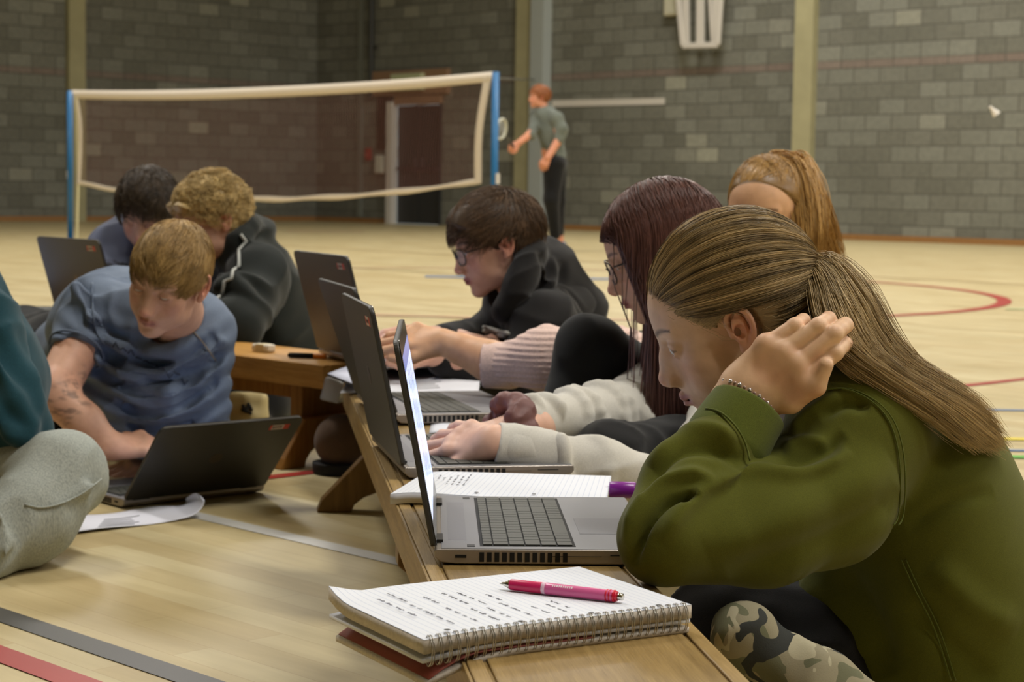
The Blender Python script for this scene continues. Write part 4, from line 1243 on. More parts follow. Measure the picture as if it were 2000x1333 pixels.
# ------------------------------------------------------------ hands
def hand_sdf(S, W0, f, n, side, s=1.0, curl=(.3, .3, .3, .3), thumb=None, spread=.06, curl2=None, k=.006, splay=0):
    """W0 wrist centre, f finger direction, n = back-of-hand normal, side=+1 thumb on (f x n) side"""
    f = unit(f); n = unit(n - f * (n @ f)); t = np.cross(f, n) * side
    L = lambda a, b, c: W0 + (f * a + t * b + n * c) * s
    S.cone(L(-.01, .0, 0), L(.022, .002, 0), .024 * s, .026 * s, k, flat=(n, 1.45))
    bases = [(.084, .029), (.090, .010), (.086, -.010), (.076, -.028)]
    lens = [(.042, .026, .021), (.047, .030, .022), (.043, .027, .021), (.034, .021, .019)]
    rad = [.0098, .0101, .0097, .0088]
    for i, (bx_, by_) in enumerate(bases):
        S.cone(L(.012, by_ * .55, 0), L(bx_ - .012, by_, .001), .0145 * s, .0115 * s, .010 * s, flat=(n, 1.15))
    S.ell(L(.030, .020, -.008), np.array([.030, .018, .013]) * s, R=np.stack([f, t, n], 1), k=.010)   # thenar
    S.ell(L(.035, -.020, -.006), np.array([.032, .014, .011]) * s, R=np.stack([f, t, n], 1), k=.010)
    tips = []
    for i in range(4):
        p = L(bases[i][0] - .012, bases[i][1], .001)
        ang = 0; sp = spread * (1.5 - i) + splay
        c1 = curl[i]; c2 = (curl2[i] if curl2 is not None else curl[i] * 1.2)
        rr = rad[i] * s
        S.ell(p + n * .001 * s, (rr * 1.08,) * 3, k=.012)
        for j in range(3):
            ang += (c1, c2, c2 * .7)[j]
            d = f * math.cos(ang) - n * math.sin(ang)
            d = unit(d + t * sp * (1 if j == 0 else .6))
            q = p + d * lens[i][j] * s * (1.12 if j == 0 else 1)
            S.cone(p, q, rr * (1.06 - .09 * j), rr * (.95 - .08 * j), k * .6)
            p = q
        tips.append((p, d, n, rr))
    # thumb
    if thumb is None: thumb = [(.050, .046, -.012), (.076, .052, -.018), (.098, .048, -.022)]
    q = [L(.014, .018, -.006)] + [L(*x) for x in thumb]
    S.chain(q, [.0165 * s, .0125 * s, .0105 * s, .0085 * s], k * 1.1)
    return tips
def vnormals(V, F):
    n = np.zeros_like(V); fn = np.cross(V[F[:, 2]] - V[F[:, 0]], V[F[:, 3]] - V[F[:, 1]])
    for i in range(4): np.add.at(n, F[:, i], fn)
    return n / (np.linalg.norm(n, axis=1, keepdims=True) + 1e-12)
def crease(V, F, lines, gain=1.3):
    """press folds into cloth on the side that faces the viewer; lines: (points px, amplitude m, width px)"""
    V = V.astype(float).copy(); N = vnormals(V, F); q = V - CAMP; w = q @ _F
    u = CX + FPX * (q @ _R) / w; v = CY - FPX * (q @ _U) / w
    vis = np.clip(-(N * (q / np.linalg.norm(q, axis=1, keepdims=True))).sum(1) * 2.5, 0, 1)
    tot = np.zeros(len(V))
    for pts, amp, wd in lines:
        c = catmull(pts, 26); m = len(c)
        box = (u > c[:, 0].min() - 4 * wd) & (u < c[:, 0].max() + 4 * wd) & (v > c[:, 1].min() - 4 * wd) & (v < c[:, 1].max() + 4 * wd)
        ii = np.nonzero(box)[0]; p = np.stack([u[ii], v[ii]], 1); best = np.full(len(ii), 1e9); tt = np.zeros(len(ii))
        for k_ in range(m - 1):
            a = c[k_]; ab = c[k_ + 1] - a; t = np.clip(((p - a) @ ab) / (ab @ ab + 1e-9), 0, 1)
            d = np.linalg.norm(p - a - t[:, None] * ab, axis=1); s = d < best; best[s] = d[s]; tt[s] = (k_ + t[s]) / (m - 1)
        env = np.clip(np.minimum(tt, 1 - tt) * 5, 0.0, 1) ** .7
        tot[ii] += gain * amp * env * np.exp(-(best / wd) ** 2)
    return (V + N * (tot * vis)[:, None]).astype(np.float32)
def fl0(V):
    V = V.copy(); V[:, 2] = np.maximum(V[:, 2], .003); return V
def skin_col(V, skin, fn=None):
    C = np.tile(lc(*skin), (len(V), 1))
    m = .5 + .5 * nz(V[:, 0], V[:, 1], V[:, 2], 45, 3)
    C = mixc(C, .16 * np.clip(m, 0, 1), lc(skin[0], skin[1] * .8, skin[2] * .78))
    if fn is not None: C = fn(V, C)
    return C.astype(np.float32)
def folds(S, lines, r, k=.008, op='u'):
    for pts in lines: S.chain(pts, [r] * len(pts), k, op)
def glasses(hd, parent, mat, lensmat, w=.0265, hgt=.021, z=0.0, y=.098, ext=.0012):
    g = empty('glasses', hd.C); g.parent = parent; g.matrix_parent_inverse = parent_world(parent).inverted()
    for e in (-1, 1):
        pts = []
        for t in np.linspace(0, 2 * pi, 28, endpoint=False):
            cx_ = np.sign(math.cos(t)) * abs(math.cos(t)) ** .7 * w; cz_ = np.sign(math.sin(t)) * abs(math.sin(t)) ** .7 * hgt
            x = e * (.034) + cx_; pts.append(hd.W((x, y - 5.0 * max(0, abs(x) - .02) ** 2 - .10 * (cz_) * -1 * .5, z + cz_ - .004)))
        mb = MB(); mb.tube(pts, ext, 6, 0, True); mb.build('rim', mat, g, True)
        c_ = np.mean(pts, 0); mb = MB(); n_ = len(pts)
        mb.add(list(np.array(pts) * .985 + c_ * .015) + list((np.array(pts) * .985 + c_ * .015) + hd.y * -.0009), [tuple(range(n_)), tuple(range(2 * n_ - 1, n_ - 1, -1))] + [(i, (i + 1) % n_, n_ + (i + 1) % n_, n_ + i) for i in range(n_)])
        mb.build('lens', lensmat, g, False)
        mb = MB(); x0 = e * (.034 + w * .97)
        mb.tube([hd.W(q) for q in catmull([(x0, y - .012, z + .006), (e * .072, y - .035, z + .006), (e * .0775, .01, z + .008), (e * .0765, -.02, z + .006)], 12)], ext * 1.1, 6)
        mb.build('temple_arm', mat, g, True)
    mb = MB(); mb.tube([hd.W(q) for q in catmull([(-.009, y - .0005, z + .001), (0, y + .003, z + .004), (.009, y - .0005, z + .001)], 7)], ext, 6); mb.build('bridge', mat, g, True)
    return g
# ============================================================ girl in the green sweatshirt
def cloth(amp, sc, seed, dirn=None):
    def f(X, Y, Z):
        if dirn is not None:
            d = unit(dirn); q = X * d[0] + Y * d[1] + Z * d[2]
            X = X - .65 * q * d[0]; Y = Y - .65 * q * d[1]; Z = Z - .65 * q * d[2]
        a = nz(X, Y, Z, sc, seed)
        return -amp * (1 - np.abs(a)) ** 2 * 1.6 + amp * .6 + amp * .25 * nz(X, Y, Z, sc * 2.3, seed + 5)
    return f
def hair_cap(hd, off, mask_fn, h=.0022, amp=.0016, freq=120, extra=None, seed=1, top=0.0):
    """volume of hair over the scalp, only where mask_fn(local p) > 0"""
    S = SDF(); S.ell(SC + np.array([0, 0, top]), SR + off, k=.004)
    if extra: extra(S)
    def cut(X, Y, Z):
        p = np.stack([X, Y, Z], -1); return np.where(mask_fn(p) > 0, 0, .05).astype(np.float32)
    def cutsm(X, Y, Z):
        p = np.stack([X, Y, Z], -1); m = mask_fn(p)      # metres inside the hair region
        return np.clip(.004 - m, 0, .05) * 1.2
    S.disp(cutsm, .07)
    S.disp(lambda X, Y, Z: amp * nz(X, Y * .25, Z * .25, freq, seed), .02)
    V, F = S.mesh(h)
    return hd.W(V).astype(np.float32), F
GS = (228, 190, 154)
G = empty('person', P(1750, 1300, 2.4) * np.array([1, 1, 0]), 'girl in olive green sweatshirt with brown ponytail, resting her hand on her neck', 'person')
th = math.radians(26)
gh = Head(P(1430, 622, 2.325), (-math.cos(th), .07, -math.sin(th)), (-math.sin(th) * .9, -.06, math.cos(th)))
nb_g = P(1625, 812, 2.38)
def hl_g(p):
    # scalp region: positive inside, metres
    x, y, z = np.abs(p[..., 0]), p[..., 1], p[..., 2]
    front = (.062 - y) + (z - .052) * 1.15 + np.minimum(0, (x - .052)) * -.0      # forehead line
    a = z - (.050 + 1.1 * (y - .060))                 # forehead: higher is hair
    b = np.where(y > .012, z - (-.004 + .80 * (y - .012)), z - (.012 - .9 * np.maximum(0, -(y - .012)) * 1.2))
    m = np.minimum(a, b) * .8
    m = np.minimum(m, (np.sqrt(((y + .002) / .7) ** 2 + (z + .004) ** 2) - .035))
    m = np.where((x < .045), np.minimum(a, b) * .8, m)
    back = np.where(y < -.030, z + .075, -1)
    return np.maximum(m, back * .5)
V1, F1, C1 = gh.build(GS, lip=(180, 112, 112), brow=(70, 50, 36), hairc=(96, 76, 52), neck_to=nb_g, neck_r=.046, nose=(-.0015, 0), eye_open=.85, eary=.006, es=.86, noseup=.0015, lipfull=1.1, h=.0013,
                      hairline=lambda p: np.clip(hl_g(p) / .006, 0, 1), ears=(1, 0), brow_t=1.0, cheek=.003)
# arm + hand
w0 = P(1440, 779, 2.185); hn = unit(np.array([-.05, -1, .2])); hf = unit(P(1554, 692, 2.165) - P(1440, 779, 2.185))
S = SDF(); hand_sdf(S, w0, hf, hn, 1, s=1.03, curl=(.24, .22, .24, .28), curl2=(.90, .95, .95, .90), spread=-.045, k=.006,
                    thumb=[(.046, .039, -.002), (.080, .042, .004), (.104, .030, .008)], splay=-.02)
S.chain([w0 + hf * .012, P(1442, 808, 2.18), P(1400, 900, 2.16)], [.0275, .0285, .033], .016, flat=(hn, 1.25))
def hc(V, C):
    n_ = nz(V[:, 0], V[:, 1], V[:, 2], 90, 8)
    return mixc(C, .25 * np.clip(n_, 0, 1), lc(176, 96, 76))
V2, F2 = S.mesh(.0014); C2 = skin_col(V2, GS, hc)
# torso and legs under the clothes
S = SDF(); hipg = P(1900, 1440, 2.38); hipg[2] = .13
S.chain([nb_g, (nb_g + hipg) / 2 + np.array([.03, 0, .02]), hipg], [.05, .09, .10], .05)
S.chain([P(1672, 860, 2.25), P(1600, 985, 2.21), P(1488, 1035, 2.15), P(1310, 1055, 2.09)], [.045, .035, .033, .032], .02); S.chain([P(1310, 1050, 2.08), P(1430, 830, 2.17)], [.036, .028], .02)
V3, F3 = S.mesh(.008); C3 = skin_col(V3, GS)
Vj, Fj, Cj = join([(V1, F1, C1), (V2, F2, C2), (V3, F3, C3)])
mesh_np('body', Vj, Fj, SKIN, G, True, cols=Cj)
gh.eyes(G, iris=(110, 124, 128), gaze=(0, -.45))
# --- sweatshirt
OLIVE = fabric('olive_fleece', srgb(86, 88, 26), var=.07, weave=1500, sheen=.1, bstr=.12)
OLIVE_RIB = fabric('olive_rib', srgb(88, 96, 34), var=.08, weave=1200, bstr=.2)
S = SDF()
sh_n = P(1672, 842, 2.235); elb = P(1304, 1050, 2.075); wr = P(1418, 868, 2.16)
neck0 = P(1650, 770, 2.38)
# trunk
S.ell(P(1735, 905, 2.38), (.125, .165, .125), k=.05)
S.ell(P(1800, 1030, 2.38), (.125, .175, .15), k=.06)
S.ell(P(1840, 1200, 2.39), (.155, .18, .17), k=.06)
S.ell(P(1885, 1370, 2.40), (.17, .185, .15), k=.06)
S.cone(P(1650, 775, 2.37), P(1715, 860, 2.38), .068, .10, .04)
S.cone(P(1690, 1140, 2.36), P(1800, 1350, 2.38), .075, .11, .05)
S.cone(P(1650, 800, 2.375), sh_n, .062, .078, .035)                      # near shoulder
S.cone(P(1650, 800, 2.38), P(1700, 850, 2.55), .06, .075, .04)           # far shoulder
# near upper arm, elbow, forearm
S.chain([sh_n, P(1612, 972, 2.19), P(1490, 1026, 2.135), elb], [.083, .080, .070, .053], .02)
S.chain([elb, elb * .5 + wr * .5 + np.array([-.012, 0, .002]), wr], [.053, .054, .046], .010)
# far sleeve, dropping to the lap
S.chain([P(1700, 870, 2.56), P(1560, 1080, 2.60), P(1450, 1150, 2.52)], [.07, .055, .045], .03)
fr = lambda px, py, Y: P(px, py, Y)
# explicit folds: bunched sleeve at the elbow and across the upper arm
# neckline opening
S.cone(gh.C + np.array([0, 0, 0]), P(1612, 775, 2.37), .05, .048, .008, op='s')
S.cone(P(1600, 770, 2.37), P(1575, 835, 2.37), .045, .040, .012, op='s')
# cuff opening
cd = unit(P(1480, 760, 2.19) - wr)
S.plane(P(1455, 792, 2.178), cd) if False else None
S.disp(cloth(.0022, 15, 4, (1, 0, .5)), .03)
V, F = S.mesh(.0034)
V = crease(V, F, [([(1236, 1104), (1258, 1034), (1300, 984), (1350, 970)], -.013, 9), ([(1328, 982), (1342, 973), (1356, 968)], -.012, 8),
    ([(1222, 1070), (1242, 1005), (1288, 950), (1345, 926), (1390, 936)], .009, 13), ([(1250, 975), (1285, 912), (1340, 874), (1410, 880), (1448, 912)], -.011, 15),
    ([(1262, 905), (1320, 850), (1392, 838), (1440, 866)], .007, 13), ([(1290, 1060), (1330, 1000), (1380, 955), (1440, 930)], .008, 18),
    ([(1400, 940), (1470, 922), (1560, 928), (1620, 910), (1660, 880)], .008, 13), ([(1500, 895), (1560, 898), (1610, 880), (1650, 850)], -.008, 14),
    ([(1530, 878), (1570, 862), (1625, 868)], .005, 11), ([(1545, 850), (1575, 812), (1640, 772)], .006, 12), ([(1600, 812), (1650, 788), (1700, 796)], -.008, 13),
    ([(1380, 1080), (1500, 1030), (1640, 960), (1740, 900)], .006, 36), ([(1420, 1120), (1560, 1075), (1700, 1010), (1760, 960)], -.006, 26),
    ([(1560, 1130), (1620, 1200), (1680, 1290)], .008, 22), ([(1640, 1110), (1700, 1200), (1740, 1320)], -.008, 26), ([(1770, 1030), (1850, 985), (1940, 960)], -.004, 16),
    ([(1820, 1100), (1900, 1180), (1990, 1230)], .006, 30), ([(1780, 1180), (1850, 1260), (1940, 1333)], -.005, 24)])
sw = mesh_np('sweatshirt', V, F, OLIVE, G, True)
# ribbed cuff
S = SDF(); c0 = P(1418, 868, 2.16); c1 = P(1464, 794, 2.18); ax_ = unit(c1 - c0)
S.cone(c0 + ax_ * .004, c1 + ax_ * .01, .0500, .0445, .008, flat=(hn, 1.06)); S.plane(c1, ax_, .004)
S.cone(c1 - ax_ * .03, c1 + ax_ * .05, .0405, .0395, .004, op='s', flat=(hn, 1.12))
S.cone(c0 - ax_ * .004, c0 - ax_ * .0035, .0, .0, .001)
S.disp(lambda X, Y, Z: .0010 * nz(X, Y, Z, 40, 2), .01)
V, F = S.mesh(.0022); cuff = mesh_np('cuff', V, F, OLIVE_RIB, sw, True)
# ribbed collar round the back of the neck
S = SDF(); col = catmull([P(1560, 845, 2.30), P(1588, 790, 2.285), P(1616, 735, 2.30), P(1640, 702, 2.36), P(1640, 712, 2.44), P(1605, 770, 2.47)], 26)
S.chain(col, [.011] * 26, .004, flat=(unit(np.array([.75, 0, .35])), 1.5))
V, F = S.mesh(.0026); mesh_np('collar', V, F, OLIVE_RIB, sw, True)
# seams: thin raised cords
def onsurf(pts, toward, V, off=.0008):
    out = []
    for q in pts:
        d = np.linalg.norm(np.cross(V - CAMP, unit(q - CAMP)), axis=1)
        k_ = np.argsort(d)[:40]; k_ = k_[d[k_] < .006]
        if len(k_) == 0: out.append(q); continue
        j = k_[np.argmin(np.linalg.norm(V[k_] - CAMP, axis=1))]; dist = np.linalg.norm(V[j] - CAMP)
        out.append(CAMP + unit(q - CAMP) * (dist - off))
    return np.array(out)
Vs = np.empty(len(sw.data.vertices) * 3, np.float32); sw.data.vertices.foreach_get('co', Vs); Vs = Vs.reshape(-1, 3)
for seam in ([(1612, 762), (1650, 758), (1700, 778), (1738, 815), (1758, 870), (1764, 940), (1760, 1010), (1750, 1026)], [(1765, 1095), (1790, 1150), (1830, 1230), (1862, 1330)]):
    line = catmull([P(x, y, 2.2) for x, y in seam], 40); line = onsurf(line, None, Vs)
    for it in range(6): line[1:-1] = (line[:-2] + line[1:-1] * 2 + line[2:]) / 4
    for dlt in (-.0028, .0028):
        mb = MB(); mb.tube(line + np.array([dlt, 0, 0]), .0009, 6); mb.build('seam', OLIVE_RIB, sw, True)
line = catmull([P(x, y, 2.1) for x, y in ((1378, 798), (1404, 803), (1432, 826), (1455, 862), (1465, 900))], 24)
Vc = np.concatenate([Vs]); line = onsurf(line, None, Vc); 
for it in range(8): line[1:-1] = (line[:-2] + line[1:-1] * 2 + line[2:]) / 4
mb = MB(); mb.tube(line, .0012, 6); mb.build('cuff_seam', OLIVE_RIB, sw, True)
# white T-shirt at the throat
S = SDF(); S.cone(P(1590, 815, 2.37), P(1570, 860, 2.36), .052, .05, .01); V, F = S.mesh(.005); mesh_np('undershirt', V, F, plain('white_tee', srgb(190, 190, 196), .9), G, True)
# --- camouflage leggings, sitting cross-legged with the knee pushed under the bench
n = NT('camouflage'); co_ = n.obj()
def vor(sc, seed):
    f_ = n.noise(n.mapping(co_, loc=(seed, seed * 2, 0)), sc, 1.5, .5, .8); return f_
c_ = n.mix(n.math('GREATER_THAN', vor(22, 1.3), .52), srgb(146, 138, 112), srgb(104, 104, 78))
c_ = n.mix(n.math('GREATER_THAN', vor(20, 5.1), .56), c_, srgb(48, 50, 46))
c_ = n.mix(n.math('GREATER_THAN', vor(26, 8.7), .62), c_, srgb(176, 168, 140))
n.set(Base_Color=c_, Roughness=.9); n.bump(n.noise(co_, 700, 2), .2, .001)
CAMO = n.mat
S = SDF()
kn = P(1420, 1225, 2.22); kn[2] = max(kn[2], .155)
S.chain([P(1760, 1470, 2.02), P(1600, 1350, 2.02), P(1452, 1244, 2.04)], [.052, .038, .029], .03)
S.chain([P(1452, 1244, 2.04), P(1462, 1330, 2.10), np.array([.30, 2.2, .05])], [.029, .032, .036], .03)
S.disp(cloth(.004, 26, 3), .03)
V, F = S.mesh(.006); mesh_np('leggings', fl0(V), F, CAMO, G, True)
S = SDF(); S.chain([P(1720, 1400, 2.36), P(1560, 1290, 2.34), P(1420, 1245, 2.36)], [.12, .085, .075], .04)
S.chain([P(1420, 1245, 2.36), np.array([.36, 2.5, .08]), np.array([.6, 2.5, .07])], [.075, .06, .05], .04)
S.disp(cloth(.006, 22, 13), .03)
V, F = S.mesh(.006); mesh_np('jacket', fl0(V), F, fabric('lap_shade_black', srgb(26, 25, 25), bstr=.3), G, True)  # no real garment: black shape added for the shaded far leg and lap
# --- bracelet
bc = P(1457, 783, 2.18) + ax_ * .004; u1 = unit(np.cross(ax_, hn)); u2 = hn
SILV = plain('silver_beads', srgb(216, 212, 214), .12, .8); CLB = plain('clear_beads', srgb(190, 160, 150), .1)
br = empty('bracelet', bc); br.parent = G; br.matrix_parent_inverse = parent_world(G).inverted()
for i in range(34):
    a = 2 * pi * i / 34; q = bc + u1 * .036 * math.cos(a) + u2 * .0285 * math.sin(a) + ax_ * .006 * math.sin(a)
    rad = .0028 if i % 2 else .0019
    S = MB(); rr = [(.01, -1), (.7, -.7), (1, 0), (.7, .7), (.01, 1)]
    S.tube([q + ax_ * rad * z_ for _, z_ in rr], [rad * r_ for r_, _ in rr], 8); S.build('bead', SILV if i % 2 else CLB, br, True)
# --- hair
HG = hair_material('light_brown_hair', srgb(70, 54, 30), srgb(226, 196, 142), .4)
tie = P(1580, 530, 2.325); tl = gh.Lc(tie); td = unit(tl - SC)
def capx(S):
    S.cone(SC + (tl - SC) * .35, SC + (tl - SC) * .86, .07, .022, .035)
Vc, Fc = hair_cap(gh, .0075, hl_g, extra=capx, amp=.0008, freq=150)
hair = mesh_np('hair', Vc, Fc, HG, G, True, cols=np.full((len(Vc), 3), .3))
# strands on the head: from anywhere on the hair region to the tie
N = 11000; D = scalp_dirs(19000, RNG, -.75); Pp = scalp_pt(D, .0)
mk_ = hl_g(Pp) > -.0035
D = D[mk_]; Pp = Pp[mk_]; pick = RNG.permutation(len(D))[:N]; D = D[pick]
mm = 16; T = np.linspace(0, 1, mm)
dt = td / np.linalg.norm(td); q0 = D / np.linalg.norm(D, axis=1, keepdims=True)
cosw = np.clip(q0 @ dt, -1, 1); om = np.arccos(cosw)[:, None] + 1e-4
A_ = np.sin((1 - T)[None] * om) / np.sin(om); B_ = np.sin(T[None] * om) / np.sin(om)
dirs = A_[..., None] * q0[:, None] + B_[..., None] * dt[None, None]
off = (.0078 + .0035 * RNG.random((len(D), 1))) * np.minimum(1, .72 + 3 * T[None]) + .003 * np.minimum(1, 4 * T[None]) + .004 * np.sin(T[None] * pi) * RNG.random((len(D), 1))
tail = np.clip((T - .72) / .28, 0, 1)[None] ** 2
pth = SC + dirs * (SR[None, None] + off[..., None])
rt = np.linalg.norm(tl - SC) / np.linalg.norm(SC + dt * SR - SC)
pth = pth * (1 - tail[..., None]) + (tl + RNG.normal(size=(len(D), 1, 3)) * .0055) * tail[..., None]
wob = RNG.normal(size=(len(D), 1, 3)) * .0012 * np.sin(T[None, :, None] * 5 + RNG.random((len(D), 1, 1)) * 6)
ax3 = q0 - (q0 @ dt)[:, None] * dt; az = np.arctan2(ax3 @ np.cross(dt, [1, 0, 0]), ax3 @ np.cross(dt, np.cross(dt, [1, 0, 0])))
tone = np.clip(.42 + .4 * (RNG.random(len(D)) - .5) + .26 * np.sin(az * 31 + 2 * np.sin(az * 7)) + .12 * np.sin(az * 83), 0, 1)
fp_ = pth + wob; ok_ = ~((np.sqrt(((fp_[..., 1] + .002) / .7) ** 2 + (fp_[..., 2] + .004) ** 2) < .025) & (fp_[..., 0] > .04)).any(1)
strands('hair_strands', gh.W(fp_[ok_]), .00036, HG, hair, tone[ok_])
D = scalp_dirs(60000, RNG, -.8); Pp = scalp_pt(D, .0075); m_ = (hl_g(scalp_pt(D)) > -.001) & (Pp[:, 0] > .03) & (Pp[:, 1] > -.004) & (Pp[:, 1] < .060) & (Pp[:, 2] < .045)
base = Pp[m_][:1500]; dd_ = D[m_][:1500] / SR; dd_ /= np.linalg.norm(dd_, axis=1, keepdims=True); pth = np.empty((len(base), 9, 3))
LL = RNG.uniform(.018, .034, len(base))
for i_ in range(9):
    t_ = i_ / 8; d_ = np.array([.0, -1, .28]) + RNG.normal(size=(len(base), 3)) * .02
    q_ = base + d_ * (LL * t_)[:, None]; c_ = q_ - SC; s_ = np.sqrt(((c_ / (SR + .009)) ** 2).sum(1, keepdims=True)); pth[:, i_] = SC + c_ / s_
ok_ = ~(np.sqrt(((pth[..., 1] + .002) / .7) ** 2 + (pth[..., 2] + .004) ** 2) < .027).any(1)
strands('temple_hair', gh.W(pth[ok_]), .0004, HG, hair, RNG.random(int(ok_.sum())) * .5 + .2)
# wisps along the hairline, curling off the surface
nW = 120; D = scalp_dirs(6000, RNG, -.6); Pp = scalp_pt(D); m_ = np.abs(hl_g(Pp)) < .005; D = D[m_][:]; D = D[RNG.permutation(len(D))[:nW]]
base = scalp_pt(D, .004); pth = []
for b_, d_ in zip(base, D):
    t1 = unit(np.array([0, -1, -.5]) + RNG.normal(size=3) * .35); nn = unit(d_ / SR)
    L_ = RNG.uniform(.03, .075)
    pth.append([b_ + t1 * L_ * t + nn * (.004 + .012 * math.sin(pi * t) * RNG.random()) for t in np.linspace(0, 1, 9)])
strands('loose_hair', gh.W(np.array(pth)), .00022, HG, hair, RNG.random(len(pth)) * .3 + .7)
# ponytail
def lock(guides, n, r0, r1, m=22, rad=.0005, jit=.0015, cl=None, flat=None):
    """guides: list of (points) ; strands are blends of neighbouring guides with a radial offset"""
    Gd = np.array([catmull(g, m) for g in guides]); K = len(Gd)
    u = RNG.random(n) * (K - 1) * .9999; i = u.astype(int); f = (u - i)[:, None, None]
    if K == 1: base = np.repeat(Gd, n, 0)
    else: base = Gd[i] * (1 - f) + Gd[i + 1] * f
    nc = max(6, n // 60); cid = RNG.integers(0, nc, n)
    co1 = RNG.normal(size=(nc, 1, 3)); co1 /= np.linalg.norm(co1, axis=2, keepdims=True); co1 *= RNG.random((nc, 1, 1)) ** .4
    ph = RNG.random((nc, 1, 3)) * 6.28; fr_ = RNG.uniform(2.5, 6.5, (nc, 1, 1)); tl_ = np.linspace(0, 1, m)[None, :, None]
    wave = .0045 * np.sin(tl_ * fr_ + ph) * tl_
    o = RNG.normal(size=(n, 1, 3)); o /= np.linalg.norm(o, axis=2, keepdims=True); o *= RNG.random((n, 1, 1)) ** .5
    o = co1[cid] * .82 + o * (.22 + .1 * tl_)
    base = base + wave[cid]
    rr = np.interp(np.linspace(0, 1, m), np.linspace(0, 1, len(r0)), r0)[None, :, None] if not np.isscalar(r0) else np.linspace(r0, r1, m)[None, :, None]
    w_ = RNG.normal(size=(n, 1, 3)) * jit * np.sin(np.linspace(0, 1, m)[None, :, None] * RNG.uniform(3, 8, (n, 1, 1)) + RNG.random((n, 1, 1)) * 6)
    # ragged ends
    cut = RNG.uniform(.80, 1.0, n) if flat is None else RNG.uniform(flat, 1.0, n); P_ = base + o * rr + w_
    tt = np.linspace(0, 1, m)
    out = np.empty_like(P_)
    for a in range(n):
        x = tt * cut[a]
        for c in range(3): out[a, :, c] = np.interp(x, tt, P_[a, :, c])
    return out, np.clip(.15 + .25 * RNG.random(n) + .6 * RNG.random(nc)[cid], 0, 1)
YT = 2.31
g_up = [P(1583, 514, YT), P(1622, 512, 2.29), P(1672, 560, 2.27), P(1720, 640, 2.25), P(1775, 712, 2.235), P(1850, 760, 2.235), P(1915, 800, 2.25), P(1955, 860, 2.28)]
g_md = [P(1583, 522, YT), P(1615, 540, 2.27), P(1650, 610, 2.23), P(1695, 690, 2.21), P(1760, 745, 2.195), P(1840, 790, 2.20), P(1905, 840, 2.22), P(1962, 880, 2.26)]
g_lo = [P(1583, 530, YT), P(1603, 560, 2.27), P(1620, 630, 2.22), P(1655, 690, 2.19), P(1720, 738, 2.18), P(1800, 790, 2.18), P(1862, 840, 2.19), P(1895, 870, 2.20)]
pa_, ta_ = lock([g_up, g_md, g_lo], 6000, [.008, .020, .026, .022, .019, .016, .012], None, rad=.0005, flat=.62)
strands('ponytail', pa_, .00044, HG, hair, ta_)
g_in = [P(1590, 560, 2.33), P(1612, 610, 2.32), P(1622, 660, 2.31), P(1640, 700, 2.29)]
pa_, ta_ = lock([g_in, g_lo[:4] + [P(1680, 715, 2.19)]], 700, [.008, .018, .012, .004], None); strands('nape_hair', pa_, .0005, HG, hair, ta_ * .7)
S = SDF(); S.chain([tie + np.array([0, 0, .0]), P(1598, 528, 2.31)], [.016, .015], .004); V, F = S.mesh(.002)
# hair tie: a wound dark elastic
ty = unit(P(1600, 530, 2.30) - tie); a1 = unit(np.cross(ty, (0, 1, 0))); a2 = np.cross(ty, a1)
mb = MB(); K_ = 90; mb.tube([tie + ty * (.002 + .010 * i / K_) + (.0165 + .0012 * math.sin(i * .9)) * (a1 * math.cos(i * 2 * pi / 18) + a2 * math.sin(i * 2 * pi / 18)) for i in range(K_)], .0034, 7)
mb.build('hair_tie', plain('dark_elastic', srgb(40, 26, 26), .8), hair, True)
# ============================================================ shared builders for the other people
def body_join(name, parent, pieces):
    V, F, C = join(pieces); return mesh_np(name, V, F, SKIN, parent, True, cols=C)
def limb(S, pts, rad, k=.02, flat=None): S.chain(pts, rad, k, flat=flat); return S
def fold_rings(S, a, b, r0, r1, n, amp=.008, seed=0, k=.014, tilt=.5):
    """soft rings of bunched cloth round a sleeve"""
    rg = np.random.default_rng(seed); ax = unit(b - a); u = unit(np.cross(ax, (.3, .2, 1))); v = np.cross(ax, u)
    for i in range(n):
        t = (i + .5 + rg.uniform(-.25, .25)) / n; c = a + (b - a) * t; r = r0 + (r1 - r0) * t
        ph = rg.uniform(0, 6.28); sp = rg.uniform(2.2, 4.0); ti = rg.uniform(-tilt, tilt) * r
        pts = [c + r * (math.cos(x) * u + math.sin(x) * v) + ax * ti * math.cos(x - ph) for x in np.linspace(ph, ph + sp, 9)]
        S.chain(pts, [amp * .4] + [amp] * 7 + [amp * .4], k)
